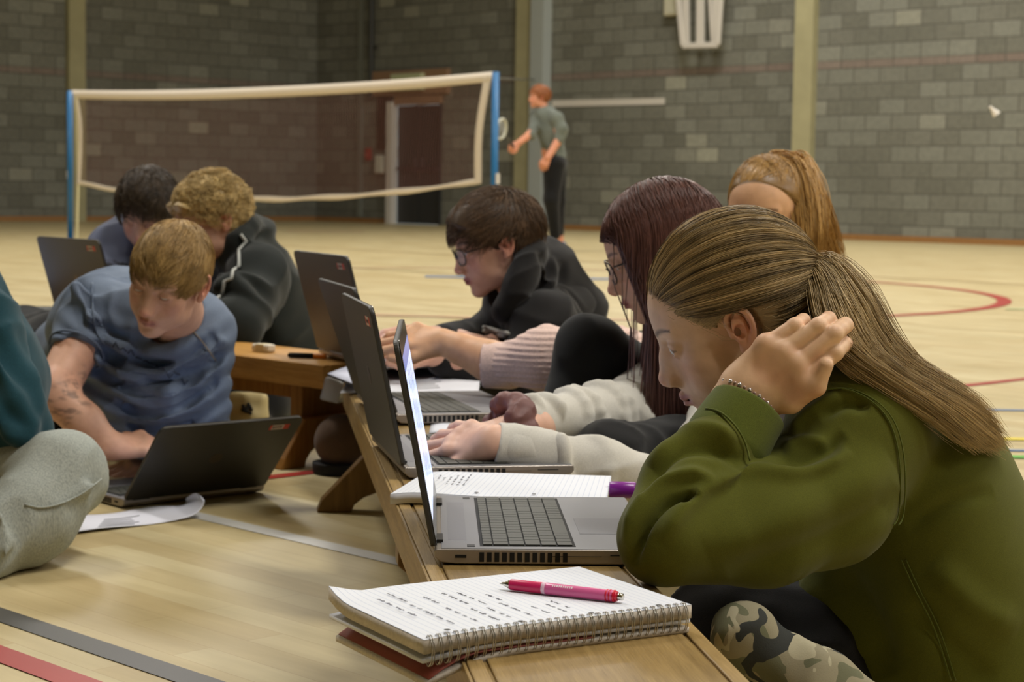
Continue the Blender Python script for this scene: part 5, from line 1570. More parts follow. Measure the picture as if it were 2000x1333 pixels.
def short_hair(hd, mat, parent, mask, mess=1.0, off=.016, n=5000, length=.035, flow=(0, 1, -.1), lift=.3, seed=1, amp=.003, freq=60, r=.0006, curl=0, extra=None, capt=.12, top=.0, lenf=None):
    """cap of hair + strands that follow the head, combed along flow (local)"""
    Vc, Fc = hair_cap(hd, off * .72, mask, h=.0026, amp=amp, freq=freq, seed=seed, extra=extra, top=top)
    o = mesh_np('hair', Vc, Fc, mat, parent, True, cols=np.full((len(Vc), 3), capt))
    rg = np.random.default_rng(seed + 3)
    D = scalp_dirs(n * 3, rg, -.7); Pp = scalp_pt(D); m = mask(Pp) > 0.0; D = D[m]; D = D[rg.permutation(len(D))[:n]]
    k = 9; path = np.empty((len(D), k, 3)); p = scalp_pt(D, off * .55)
    fl = None if callable(flow) else np.asarray(flow, float)
    ll = length * rg.uniform(.6, 1.15, len(D))
    if lenf is not None: ll = ll * lenf(p)
    nrm0 = D / SR; nrm0 /= np.linalg.norm(nrm0, axis=1, keepdims=True)
    jit = rg.normal(size=(len(D), 3)) * .28 * mess
    cl = (np.floor(p * 55)).astype(int); hsh = (cl[:, 0] * 73856093 ^ cl[:, 1] * 19349663 ^ cl[:, 2] * 83492791) % 977 / 977.0
    ph = (hsh * 40)[:, None] + rg.random((len(D), 3)) * (.7 if curl else 6.28)
    cj = np.stack([np.sin(hsh * 61), np.cos(hsh * 47), np.sin(hsh * 91)], 1) * (.35 * mess + curl * .5)
    for i in range(k):
        path[:, i] = p
        c = (p - SC); nr = c / SR ** 2; nr /= np.linalg.norm(nr, axis=1, keepdims=True)
        d = flow(p) if fl is None else np.broadcast_to(fl, p.shape)
        d = d + jit + cj
        d = d - nr * (d * nr).sum(1, keepdims=True); d /= np.linalg.norm(d, axis=1, keepdims=True) + 1e-9
        d = d + nr * lift * (1 - i / k * 1.1)
        if curl: d = d + curl * np.stack([np.sin(i * 1.5 + ph[:, 0] + hsh * 9), np.cos(i * 1.6 + ph[:, 0] + hsh * 9), np.sin(i * 1.4 + hsh * 17)], 1)
        p = p + d * (ll / (k - 1))[:, None]
    tone = np.clip(.25 + .45 * rg.random(len(D)) + .4 * (hsh - .35), 0, 1)
    strands('hair_strands', hd.W(path), r, mat, o, tone)
    return o
def mask_short(front=.055, side=.012, back=-.05, burn=.02):
    def f(p):
        x, y, z = np.abs(p[..., 0]), p[..., 1], p[..., 2]
        a = z - (front + .9 * (y - .058))
        s = np.where(y > .006, z - (side + .75 * np.maximum(0, y - .02)), z - (side - 1.6 * (.006 - y)))
        s = np.maximum(s, np.where((y > .000) & (y < .022), z + burn, -1) * .6)
        m = np.minimum(a, s)
        ear = np.sqrt(((y + .012) / .72) ** 2 + (z + .006) ** 2) - .034
        m = np.where(x > .05, np.minimum(m, ear), m)
        return np.maximum(m * .8, np.where(y < -.035, z - back, -1) * .6)
    return f
DENIM_BLK = fabric('black_trousers', srgb(26, 26, 27), bstr=.3)
# ============================================================ girl with long dark red hair
RS = (222, 180, 156)
Rr = empty('person', P(1500, 1100, 3.35) * np.array([1, 1, 0]), 'girl with long straight dark red hair and glasses in cream sweater, typing', 'person')
th = math.radians(22)
rh = Head(P(1290, 490, 3.42), (-math.cos(th), .04, -math.sin(th)), (-math.sin(th), 0, math.cos(th)))
nr_ = P(1400, 650, 3.45)
mR = mask_short(.050, .0, -.085)
V1, F1, C1 = rh.build(RS, neck_to=nr_, neck_r=.045, h=.0022, hairc=(60, 30, 28), hairline=lambda p: np.clip(mR(p) / .006, 0, 1), ears=(1, 0), eye_open=.4, brow=(70, 44, 36))
hipR = np.array([.62, 3.45, .12])
pieces = [(V1, F1, C1)]
# near hand on the keyboard (her left), wrist 2.9 m away
def typing_hand(w, tipdir, back, side, s, skin, curl=(.35, .4, .42, .5), curl2=(.5, .5, .5, .5), elbow=None, er=.036, spread=.07, h=.0016, fn=None, thumb=None):
    S = SDF(); hand_sdf(S, w, unit(tipdir), unit(back), side, s=s, curl=curl, curl2=curl2, spread=spread, thumb=thumb)
    if elbow is not None: S.chain([w, w * .6 + elbow * .4, elbow], [.0265 * s, .031 * s, er], .012)
    V, F = S.mesh(h); return V, F, skin_col(V, skin, fn)
w1 = P(962, 864, 2.88); pieces.append(typing_hand(w1, P(890, 858, 2.93) - w1, (-.15, -.62, .77), -1, .98, RS, elbow=P(1060, 884, 2.905), er=.022, curl=(.20, .18, .18, .16), curl2=(.36, .34, .32, .28), spread=.14))
w2 = P(1010, 833, 3.03); pieces.append(typing_hand(w2, P(900, 852, 3.0) - w2, (-.2, -.1, .95), 1, .98, RS, elbow=P(1085, 830, 3.13), er=.024, curl=(.35, .35, .35, .35)))
S = SDF(); S.chain([nr_, P(1480, 850, 3.42), hipR], [.045, .085, .09], .03)
S.chain([nr_, P(1440, 790, 3.28), P(1330, 968, 2.98), P(1190, 925, 2.94), P(1060, 882, 2.902)], [.03, .03, .024, .024, .022], .01); S.chain([nr_, P(1320, 735, 3.62), P(1280, 765, 3.60), P(1262, 850, 3.40), P(1085, 830, 3.13)], [.03, .03, .03, .026, .022], .01); V, F = S.mesh(.008); pieces.append((V, F, skin_col(V, RS)))
body_join('body', Rr, pieces); rh.eyes(Rr, iris=(80, 90, 80), gaze=(0, -.5))
CREAM = fabric('cream_jersey', srgb(206, 202, 192), var=.04, weave=1300, bstr=.15)
S = SDF(); shn = P(1440, 790, 3.28); shf = P(1320, 735, 3.62)
S.cone(nr_, P(1480, 850, 3.42), .07, .12, .05); S.cone(P(1480, 850, 3.42), hipR, .13, .14, .06)
S.cone(P(1400, 700, 3.42), shn, .06, .07, .04); S.cone(P(1400, 700, 3.45), shf, .06, .07, .04)
e1_ = P(1330, 972, 2.98); S.chain([shn, e1_, P(1180, 918, 2.93), P(1000, 878, 2.885)], [.07, .046, .042, .034], .02)
e2_ = P(1232, 812, 3.38); wq = P(1030, 826, 3.065)
S.chain([shf, P(1280, 765, 3.60), e2_], [.075, .072, .066], .03); S.chain([e2_, wq], [.064, .034], .02)
S.ell(P(1232, 790, 3.46), (.035, .05, .045), k=.03)
fold_rings(S, wq, e2_, .034, .063, 10, .009, 3, .010, .2)
fold_rings(S, P(1050, 880, 2.89), P(1300, 965, 2.96), .036, .042, 4, .005, 5, .018, .9)
S.plane(P(972, 868, 2.882), unit(P(972, 868, 2.882) - P(1010, 868, 2.885)), .003) if False else None
S.disp(cloth(.003, 24, 6), .03)
V, F = S.mesh(.0045); swR = mesh_np('sweater', V, F, CREAM, Rr, True)
S = SDF(); ca, cb = P(1065, 890, 2.90), P(966, 871, 2.885); S.cone(ca, cb, .0415, .0375, .004); S.plane(cb, unit(cb - ca), .003); S.cone(cb - (cb - ca) * .2, cb + (cb - ca) * .2, .030, .031, .003, 's')
S.disp(cloth(.0015, 30, 2), .02); V, F = S.mesh(.0028); mesh_np('cuff', V, F, CREAM, swR, True)
# scrunchie round the far wrist
SCR_M = plain('mauve_satin', srgb(112, 72, 68), .55, var=.1)
S = SDF(); cs = P(998, 827, 3.045); ax_ = unit(wq - P(950, 815, 3.02)); u = unit(np.cross(ax_, EZ)); v = np.cross(ax_, u)
ring = [cs + (.034 + .003 * math.sin(7 * t)) * (math.cos(t) * u + math.sin(t) * v) + ax_ * .006 * math.sin(4 * t) for t in np.linspace(0, 2 * pi, 61)]
S.chain(ring, [.0135 + .0028 * math.sin(13 * t) for t in np.linspace(0, 2 * pi, 61)], .005, flat=(ax_, .62))
S.disp(lambda X, Y, Z: .0045 * (np.abs(nz(X, Y, Z, 120, 4)) - .4), .02)
V, F = S.mesh(.0026); mesh_np('scrunchie', V, F, SCR_M, Rr, True)
S = SDF(); S.chain([hipR, P(1330, 905, 3.25), P(1190, 900, 3.12)], [.11, .075, .06], .04); S.chain([P(1190, 900, 3.12), np.array([.30, 3.3, .08]), np.array([.55, 3.2, .06])], [.06, .05, .045], .03)
S.chain([hipR + np.array([0, .2, 0]), P(1240, 880, 3.55), np.array([.3, 3.6, .07])], [.11, .075, .05], .04)
S.disp(cloth(.004, 24, 8), .03); V, F = S.mesh(.007); mesh_np('trousers', fl0(V), F, DENIM_BLK, Rr, True)
# long straight hair
HR = hair_material('dark_red_hair', srgb(38, 20, 17), srgb(124, 84, 74), .34)
def mRh(p):
    x, y, z = np.abs(p[..., 0]), p[..., 1], p[..., 2]
    return np.maximum(np.minimum(z - (.045 + 1.2 * (y - .062)), z - (-.02 + 1.5 * (y - .018))), np.where(y < .018, z + .10, -1)) * .7
Vc, Fc = hair_cap(rh, .007, mRh, h=.003, amp=.001, freq=100)
hR = mesh_np('hair', Vc, Fc, HR, Rr, True, cols=np.full((len(Vc), 3), .15))
n = 11000; part = SC + np.array([0, .0, .0])
D = scalp_dirs(44000, RNG, -.1); 
Dn = D / np.linalg.norm(D, axis=1, keepdims=True); Pp = scalp_pt(D); ok = (mRh(Pp) > -.002) & (Dn[:, 2] > .0)
Dn = Dn[ok]; Dn = Dn[RNG.permutation(len(Dn))[:n]]; m = 26
R3 = rh.M
pth = np.empty((len(Dn), m, 3)); p = scalp_pt(Dn, .0085 + .004 * RNG.random((len(Dn), 1)))
down_l = R3.T @ np.array([0, 0, -1.0])                 # world down in head space
L_ = .58 + RNG.uniform(-.12, .05, len(Dn)); front = RNG.uniform(.050, .070, len(Dn)); wisp = RNG.random(len(Dn)) < .004; side = np.sign(Dn[:, 0] + 1e-6)
hsh = RNG.integers(0, 60, len(Dn)); rw = np.random.default_rng(5).normal(size=(60, 3)) * .10
for i in range(m):
    pth[:, i] = p
    c = p - SC; q = np.sqrt(((c / (SR + .011)) ** 2).sum(1)); nr = c / SR ** 2; nr /= np.linalg.norm(nr, axis=1, keepdims=True)
    d = np.tile(down_l, (len(p), 1)) + rw[hsh] * .35 + RNG.normal(size=p.shape) * .012
    d[:, 0] += side * .5 * np.clip((c[:, 2] - .02) / .05, 0, 1)
    d[:, 1] -= .35 * np.clip((c[:, 2] - .0) / .05, 0, 1)
    into = (d * nr).sum(1); near = q < 1.10
    d = np.where((near & (into < 0))[:, None], d - nr * into[:, None] + nr * .05, d)
    d /= np.linalg.norm(d, axis=1, keepdims=True)
    p = p + d * (L_ / (m - 1))[:, None]
    lim = np.where(wisp, .10, front); cl_ = (p[:, 2] < .055) & (p[:, 2] > -.125) & (p[:, 1] > lim)
    p[:, 1] = np.where(cl_, lim, p[:, 1])
tn = np.clip(.2 + .3 * RNG.random(len(Dn)) + .45 * np.random.default_rng(8).random(60)[hsh], 0, 1)
strands('long_hair', rh.W(pth), .0010, HR, hR, tn)
GLM = plain('dark_frame', srgb(36, 34, 34), .3); n_ = NT('spectacle_lens'); n_.set(Base_Color=(.8, .85, .9, 1), Roughness=.03, Alpha=.14); LENS = n_.mat
glasses(rh, Rr, GLM, LENS, w=.027, hgt=.021, z=.0, y=.100, ext=.0016)
# ============================================================ boy in glasses and black hoodie
BS = (216, 170, 146)
Bb = empty('person', P(1120, 905, 4.7) * np.array([1, 1, 0]), 'boy with dark fringe and glasses in black hooded top, looking down at a laptop', 'person')
th = math.radians(16); ya = math.radians(13)
bh = Head(P(967, 478, 4.5), (-math.cos(th) * math.cos(ya), -math.sin(ya), -math.sin(th)), (-math.sin(th), -.02, math.cos(th)), sc=.97)
nB = P(1035, 600, 4.55); mB = mask_short(.040, .010, -.055, -.008)
V1, F1, C1 = bh.build(BS, neck_to=nB, neck_r=.054, h=.0024, male=True, jaw=.003, hairc=(40, 30, 22), hairline=lambda p: np.clip(mB(p) / .006, 0, 1), brow=(50, 36, 28), brow_t=1.3, eye_open=.3, ears=(1, 1))
pieces = [(V1, F1, C1)]
w1 = P(836, 690, 4.22); pieces.append(typing_hand(w1, P(770, 672, 4.18) - w1, (-.1, -.5, .85), -1, 1.05, BS, elbow=P(960, 720, 4.28), h=.0022))
w2 = P(850, 660, 4.42); pieces.append(typing_hand(w2, P(790, 652, 4.36) - w2, (-.1, -.4, .9), 1, 1.05, BS, elbow=P(960, 690, 4.5), h=.0022))
hipB = np.array([.42, 4.95, .13])
S = SDF(); S.chain([nB, P(1105, 740, 4.72), hipB], [.045, .09, .10], .05); S.chain([nB, P(1062, 640, 4.42), P(1010, 745, 4.32), P(945, 718, 4.27)], [.04, .04, .03, .03], .01); S.chain([nB, P(1000, 620, 4.80), P(955, 688, 4.49)], [.04, .04, .03], .01); V, F = S.mesh(.009); pieces.append((V, F, skin_col(V, BS)))
body_join('body', Bb, pieces); bh.eyes(Bb, iris=(90, 80, 60), gaze=(0, -.6))
BLACKH = fabric('black_hoodie', srgb(34, 33, 33), var=.1, weave=900, bstr=.25)
S = SDF()
S.cone(P(1020, 600, 4.6), P(1110, 760, 4.7), .10, .15, .06); S.cone(P(1110, 760, 4.7), hipB, .15, .16, .06)
shn = P(1062, 640, 4.42); shf = P(1000, 620, 4.85)
S.cone(P(1040, 610, 4.6), shn, .08, .085, .05); S.cone(P(1030, 600, 4.6), shf, .08, .08, .05)
S.ell(P(1100, 610, 4.62), (.085, .12, .10), k=.05)
el = P(1010, 745, 4.32); S.chain([shn, el, P(868, 700, 4.24)], [.08, .058, .040], .03)
el2 = P(905, 715, 4.75); S.chain([shf, el2], [.075, .055], .03); S.chain([P(985, 625, 4.75), P(925, 665, 4.6), P(866, 668, 4.44)], [.06, .05, .038], .03)
fold_rings(S, el, P(880, 700, 4.25), .052, .040, 5, .009, 2, .02, .6)
S.cone(nB + np.array([-.03, 0, .0]), bh.C, .055, .07, .01, 's')
S.disp(cloth(.007, 13, 16), .04); V, F = S.mesh(.006); hoodB = mesh_np('hoodie', V, F, BLACKH, Bb, True)
S = SDF(); hp_ = catmull([P(975, 612, 4.42), P(996, 592, 4.40), P(1022, 545, 4.40), P(1040, 498, 4.48), P(1050, 484, 4.62)], 24)
S.chain(hp_, list(np.interp(np.linspace(0, 1, 24), [0, .4, .7, 1], [.012, .020, .026, .022])), .03)
S.ell(P(1070, 528, 4.60), (.066, .10, .062), k=.03); S.cone(P(1075, 535, 4.6), P(1115, 610, 4.62), .062, .09, .05); S.cone(P(1040, 560, 4.5), P(1075, 620, 4.5), .05, .07, .05); S.disp(cloth(.005, 22, 6), .03)
V, F = S.mesh(.005)
V = crease(V, F, [([(1052, 486), (1068, 530), (1050, 580), (1010, 610)], -.012, 7), ([(1100, 510), (1095, 560), (1060, 600)], -.010, 8), ([(1075, 500), (1082, 545), (1060, 590)], .007, 8)]); mesh_np('hood', V, F, BLACKH, hoodB, True)
Vs = np.empty(len(hoodB.data.vertices) * 3, np.float32); hoodB.data.vertices.foreach_get('co', Vs); Vs = Vs.reshape(-1, 3)
mb = MB()
for (x0, y0, x1, y1) in ((944, 640, 992, 652), (944, 647, 985, 657), (948, 657, 976, 664)):
    ln = onsurf([P(x0 + (x1 - x0) * t, y0 + (y1 - y0) * t, 4.4) for t in np.linspace(0, 1, 8)], None, Vs, .004); mb.tube(ln, .006, 5)
mb.build('chest_print', plain('grey_print', srgb(176, 172, 164), .8), hoodB, True)
S = SDF(); S.chain([hipB, P(1060, 800, 4.4), P(900, 800, 4.35)], [.12, .085, .07], .04); S.chain([P(900, 800, 4.35), np.array([.15, 4.6, .07])], [.07, .05], .03)
V, F = S.mesh(.008); mesh_np('trousers', fl0(V), F, DENIM_BLK, Bb, True)
HB = hair_material('dark_brown_hair', srgb(34, 24, 15), srgb(122, 92, 62), .55)
def flB(p):
    d = np.tile(np.array([0, 1.0, -.15]), (len(p), 1)); d[:, 2] -= np.clip(-p[:, 1] * 14, 0, 1.5) + .5 * (np.abs(p[:, 0]) > .06); d[:, 1] -= np.clip(-p[:, 1] * 14 - .3, 0, 1.0); return d
def exB(S):
    S.cone((-.045, .080, .056), (.045, .080, .056), .020, .020, .02); S.ell((0, .03, .072), (.068, .07, .050), k=.03)
short_hair(bh, HB, Bb, mB, mess=.7, off=.023, n=8000, length=.055, flow=flB, lift=.42, seed=4, amp=.004, freq=45, extra=exB, r=.0009, lenf=lambda p: np.where(p[:, 2] < .03, .5, 1))
glasses(bh, Bb, GLM, LENS, w=.027, hgt=.020, z=-.002, y=.101, ext=.0018)
# ============================================================ girl with high ponytail in pink knit
YS = (220, 172, 132)
Yy = empty('person', P(1480, 1000, 3.95) * np.array([1, 1, 0]), 'blonde girl with high ponytail in pale pink ribbed knit, mostly hidden behind others', 'person')
yh = Head(P(1494, 424, 3.92), (-.40, -.90, -.14), (-.06, -.14, .98), sc=.98)
nY = P(1500, 600, 4.0); mY = mask_short(.066, .012, -.06, .03)
V1, F1, C1 = yh.build(YS, neck_to=nY, neck_r=.045, h=.0024, hairc=(110, 84, 50), hairline=lambda p: np.clip(mY(p) / .006, 0, 1), brow=(70, 48, 34), brow_t=1.4, eye_open=.55)
pieces = [(V1, F1, C1)]
wy = P(865, 668, 3.86); ey = P(955, 705, 3.80)
pieces.append(typing_hand(wy, P(780, 655, 3.88) - wy, (-.1, -.6, .8), -1, 1.0, YS, elbow=ey, er=.044, h=.002, curl=(.4, .4, .4, .4)))
hipY = np.array([.60, 4.05, .12])
S = SDF(); S.chain([nY, (nY + hipY) / 2, hipY], [.045, .09, .11], .05); S.chain([nY, P(1400, 740, 3.85), P(1190, 715, 3.74), P(955, 705, 3.80)], [.04, .035, .035, .04], .01); V, F = S.mesh(.009); pieces.append((V, F, skin_col(V, YS)))
body_join('body', Yy, pieces); yh.eyes(Yy, gaze=(0, -.6))
PINK = fabric('pink_knit', srgb(232, 202, 190), var=.08, weave=500, bstr=.5)
S = SDF(); eY = P(1190, 715, 3.74); shY = P(1400, 740, 3.85)
S.chain([P(1500, 630, 3.95), P(1540, 850, 4.0), hipY], [.09, .13, .14], .06); S.cone(P(1480, 640, 3.95), shY, .07, .07, .04)
S.chain([shY, eY], [.07, .072], .03); S.chain([eY, P(1070, 702, 3.75), P(978, 712, 3.78)], [.075, .060, .044], .03)
a_ax = unit(P(978, 712, 3.78) - eY); 
# knitted ribs run round the sleeve lengthwise
un_ = unit(np.cross(a_ax, (0, 1, 0)))
S.disp(lambda X, Y, Z:   .0018 * np.sin(((X - eY[0]) * un_[0] + (Y - eY[1]) * un_[1] + (Z - eY[2]) * un_[2]) * 560) + .003 * nz(X, Y, Z, 30, 4), .03)
V, F = S.mesh(.0036); pk = mesh_np('jumper', V, F, PINK, Yy, True)
S = SDF(); pc = P(946, 714, 3.79); S.cone(pc - a_ax * .05, pc, .0475, .046, .004); S.plane(pc + a_ax * .002, a_ax, .004); S.cone(pc - a_ax * .02, pc + a_ax * .05, .041, .041, .004, 's'); V, F = S.mesh(.003); mesh_np('cuff', V, F, PINK, pk, True)
S = SDF(); kY = P(1154, 686, 3.52)
S.chain([hipY, P(1310, 800, 3.72), kY], [.12, .085, .063], .04); S.chain([kY, P(1130, 790, 3.5), np.array([.10, 3.62, .06])], [.064, .062, .045], .03)
S.chain([hipY, np.array([.35, 4.25, .1])], [.12, .08], .04)
S.disp(cloth(.003, 20, 7), .03); V, F = S.mesh(.006); mesh_np('leggings', fl0(V), F, fabric('black_leggings', srgb(30, 31, 31), bstr=.2), Yy, True)
HY = hair_material('golden_brown_hair', srgb(92, 62, 24), srgb(210, 164, 92), .38)
flY = lambda p: np.stack([-p[:, 0] * 6, -.9 + 0 * p[:, 0], .8 + 0 * p[:, 0]], 1)
hY = short_hair(yh, HY, Yy, mY, off=.011, n=4500, length=.10, flow=flY, lift=.02, seed=6, amp=.001, freq=90, r=.0009)
tY = P(1537, 345, 3.99); 
pa_, ta_ = lock([[tY, P(1545, 318, 3.98), P(1570, 325, 3.97), P(1590, 380, 3.93), P(1600, 450, 3.90), P(1640, 530, 3.92)], [tY, P(1540, 330, 3.95), P(1560, 350, 3.92), P(1572, 420, 3.88), P(1578, 480, 3.86), P(1600, 560, 3.88)],
                 [tY, P(1530, 312, 4.0), P(1500, 318, 3.98), P(1560, 330, 3.95), P(1600, 400, 3.95), P(1625, 470, 3.95), P(1650, 545, 3.95)]], 2600, [.014, .022, .034, .036, .030, .02], None, jit=.004)
strands('ponytail', pa_, .0011, HY, hY, ta_)
mb = MB(); mb.tube([tY + .018 * np.array([math.cos(t), .3 * math.sin(t), math.sin(t) * .9]) for t in np.linspace(0, 2 * pi, 16, endpoint=False)], .006, 7, 0, True); mb.build('hair_tie', plain('dark_elastic2', srgb(36, 28, 24), .8), hY, True)
# ============================================================ boy in blue-grey T-shirt propped over the floor laptop
TS = (218, 170, 142)
Tt = empty('person', P(250, 900, 4.3) * np.array([1, 1, 0]), 'boy in blue-grey T-shirt with tattooed forearm, leaning over a laptop on the floor', 'person')
thd = Head(P(329, 543, 3.95), (-.30, -.88, -.37), (.17, -.42, .89), sc=.96)
nT = P(352, 640, 4.16); mT = mask_short(.044, .014, -.055, -.002)
V1, F1, C1 = thd.build(TS, neck_to=nT, neck_r=.055, h=.0022, male=True, jaw=.003, hairc=(96, 74, 44), hairline=lambda p: np.clip(mT(p) / .006, 0, 1), brow=(120, 86, 56), eye_open=.02, lip=(176, 108, 96))
pieces = [(V1, F1, C1)]
elT = P(106, 768, 4.02); wT = P(214, 872, 3.98); shT = P(190, 605, 4.2)
def tattoo(V, C):
    a = elT; b = wT; ab = b - a; t = ((V - a) @ ab) / (ab @ ab)
    pz_ = (V @ np.array([0.1, -.55, .83])); pm = ((a + ab * np.clip(t, 0, 1)[:, None]) @ np.array([0.1, -.55, .83]))
    f = np.clip(1.4 * nz(V[:, 0], V[:, 1], V[:, 2], 120, 5) + .35, 0, 1) * np.clip(nz(V[:, 0], V[:, 1], V[:, 2], 260, 6) + .8, 0, 1)
    w_ = f * np.exp(-((t - .28) / .26) ** 4) * np.clip((pz_ - pm) * 60 + .2, 0, 1)
    return mixc(C, .62 * np.clip(w_, 0, 1), lc(74, 62, 58))
S = SDF(); hand_sdf(S, wT, P(285, 868, 4.02) - wT, np.array([-.25, -.55, .8]), -1, s=1.08, curl=(.5, .5, .5, .55), curl2=(.7, .7, .7, .7), spread=.05)
S.chain([shT, elT], [.052, .046], .02); S.chain([elT, elT * .45 + wT * .55, wT], [.046, .038, .029], .02)
V, F = S.mesh(.0026); pieces.append((V, F, skin_col(V, TS, tattoo)))
S = SDF(); wT2 = P(330, 905, 4.3); hand_sdf(S, wT2, (-1, -.5, -.1), (0, -.3, 1), 1, s=1.08)
S.chain([P(402, 655, 4.18), P(412, 850, 4.22), wT2], [.038, .036, .028], .02); V, F = S.mesh(.004); pieces.append((V, F, skin_col(V, TS)))
S = SDF(); hipT = P(120, 735, 4.75); S.chain([nT, P(280, 720, 4.3), hipT], [.055, .10, .12], .05); V, F = S.mesh(.009); pieces.append((V, F, skin_col(V, TS)))
body_join('body', Tt, pieces); thd.eyes(Tt, iris=(90, 100, 110), gaze=(-.1, -1.1))
n = NT('blue_grey_jersey'); co_ = n.obj(); f_ = n.noise(co_, 700, 2)
c_ = n.ramp(f_, [(.3, srgb(96, 108, 128)), (.7, srgb(118, 132, 152))]); n.set(Base_Color=c_, Roughness=.9); n.bump(f_, .15, .001); TEE = n.mat
S = SDF()
S.ell(P(305, 665, 4.26), (.17, .12, .13), k=.05); S.ell(P(295, 770, 4.22), (.165, .12, .12), k=.05)
S.ell(P(240, 640, 4.44), (.17, .2, .14), k=.06); S.ell(P(180, 700, 4.62), (.15, .16, .13), k=.06)
S.ell(P(300, 830, 4.26), (.12, .11, .07), k=.05)
S.cone(nT, shT, .075, .072, .04); S.cone(nT, P(390, 642, 4.16), .075, .066, .04)
slv = shT * .5 + elT * .5
S.chain([shT, slv + (slv - shT) * .05], [.074, .062], .02); ax_ = unit(elT - shT)
S.chain([P(390, 642, 4.16), P(410, 822, 4.2)], [.068, .052], .03)
for y0, y1, yy in ((720, 726, 4.10), (752, 766, 4.10), (788, 800, 4.12), (822, 826, 4.14)):
    folds(S, [[P(205 + (y0 - 700) * .4, y0 - 25, yy + .04), P(260, y0 + 5, yy), P(320, y1 + 6, yy), P(380, y1 - 10, yy + .03), P(420, y0 - 50, yy + .06)]], .012, .022)
    folds(S, [[P(215 + (y0 - 700) * .4, y0 - 9, yy + .02), P(265, y0 + 21, yy - .02), P(320, y1 + 22, yy - .02), P(380, y1 + 4, yy + .01)]], .006, .02, 's')
folds(S, [[P(150, 560, 4.12), P(180, 620, 4.08), P(232, 680, 4.1)], [P(300, 690, 4.1), P(360, 690, 4.1), P(420, 660, 4.1)]], .007, .03)
S.cone(nT + np.array([-.01, -.02, .02]), thd.C, .060, .07, .008, 's')
S.disp(cloth(.007, 15, 21), .04)
def sag(X, Y, Z):
    w_ = np.clip((.40 - Z) / .10, 0, 1) * np.clip((X + 1.02) / .06, 0, 1) * np.clip((-.60 - X) / .05, 0, 1)
    ph = (Z - 1.4 * (X + .80) ** 2) / .050 + .35 * np.sin(X * 14)
    return -.0075 * np.sin(2 * pi * ph) * w_
S.disp(sag, .05)
S.cone(slv + ax_ * .088, slv + ax_ * .26, .088, .088, .004, 's')
V, F = S.mesh(.0045)
V = crease(V, F, [([(200, 690), (260, 728), (330, 735), (400, 700)], -.010, 11), ([(195, 730), (260, 768), (330, 774), (400, 735)], -.010, 11), ([(205, 765), (270, 805), (340, 806), (410, 760)], -.010, 11), ([(230, 810), (290, 838), (350, 836)], -.008, 10),
    ([(200, 710), (260, 748), (330, 754), (400, 718)], .007, 9), ([(200, 748), (265, 788), (335, 790), (405, 748)], .007, 9), ([(150, 545), (182, 610), (196, 660)], -.009, 10), ([(225, 560), (215, 610), (240, 655)], .006, 10), ([(410, 640), (425, 700), (412, 780)], -.008, 12), ([(270, 670), (330, 690), (390, 672)], .006, 14)])
# open the short sleeve: drop the cap of cloth beyond the hem
Fk = F
tee = mesh_np('t_shirt', V, Fk, TEE, Tt, True)
hem = [slv + .0625 * (math.cos(t) * unit(np.cross(ax_, (0, 1, 0))) + math.sin(t) * np.cross(ax_, unit(np.cross(ax_, (0, 1, 0))))) for t in np.linspace(0, 2 * pi, 24, endpoint=False)]
mb = MB(); mb.tube(hem, .003, 6, 0, True); mb.build('sleeve_hem', TEE, tee, True)
Vs = V
mb = MB(); rg = np.random.default_rng(4)
for i in range(11):
    x0 = 205 + i * 15; y0 = 668 + i * 7 + rg.uniform(-4, 4); ln = onsurf([P(x0 + a * 12, y0 + b_ * 13, 4.1) for a, b_ in ((0, 0), (.5, rg.uniform(-1, 1)), (1, .3))], None, Vs, .0015); mb.tube(ln, .0016, 4)
mb.build('chest_print', plain('dark_print', srgb(66, 72, 90), .85), tee, True)
line = catmull([P(x, y, 4.1) for x, y in ((376, 646), (398, 672), (422, 706))], 12); line = onsurf(line, None, Vs, .001); mb = MB(); mb.tube(line, .0016, 5); mb.build('seam', plain('seam_tan', srgb(130, 118, 104), .8), tee, True)
line = catmull([P(x, y, 4.1) for x, y in ((180, 552), (180, 580), (186, 640), (205, 676))], 16); line = onsurf(line, None, Vs, .001); mb = MB(); mb.tube(line, .002, 5); mb.build('seam', TEE, tee, True)
S = SDF(); S.chain([hipT, P(40, 700, 4.95), P(-60, 760, 5.3)], [.155, .12, .07], .04); S.chain([hipT + np.array([0, .1, 0]), P(90, 790, 4.9), P(0, 830, 4.7), P(-90, 850, 4.9)], [.14, .11, .085, .06], .04)
S.disp(cloth(.012, 13, 31), .04); V, F = S.mesh(.008); mesh_np('trousers', fl0(V), F, DENIM_BLK, Tt, True)
S = SDF(); S.cone(P(104, 668, 4.56), P(100, 716, 4.56), .035, .032, .01, flat=(np.array([1., 0, 0]), 1.7)); V, F = S.mesh(.004); tag(mesh_np('waistband', V, F, plain('pale_blue_cloth', srgb(150, 172, 196), .8), Tt, True), 'pale blue waistband')
HT = hair_material('sandy_hair', srgb(86, 62, 28), srgb(214, 176, 112), .5)
def flT(p):
    d = np.tile(np.array([0.10, 1.0, -.25]), (len(p), 1)); d[:, 2] -= np.clip(-p[:, 1] * 14, 0, 1.5) + .7 * (np.abs(p[:, 0]) > .055); d[:, 1] -= np.clip(-p[:, 1] * 14 - .3, 0, 1.0); return d
def exT(S):
    S.cone((-.040, .076, .056), (.038, .076, .056), .012, .012, .025)
short_hair(thd, HT, Tt, mT, mess=.45, off=.012, n=7000, length=.05, flow=flT, lift=.16, seed=9, amp=.002, freq=60, r=.0008, capt=.3, lenf=lambda p: np.where(p[:, 2] < .02, .45, 1))
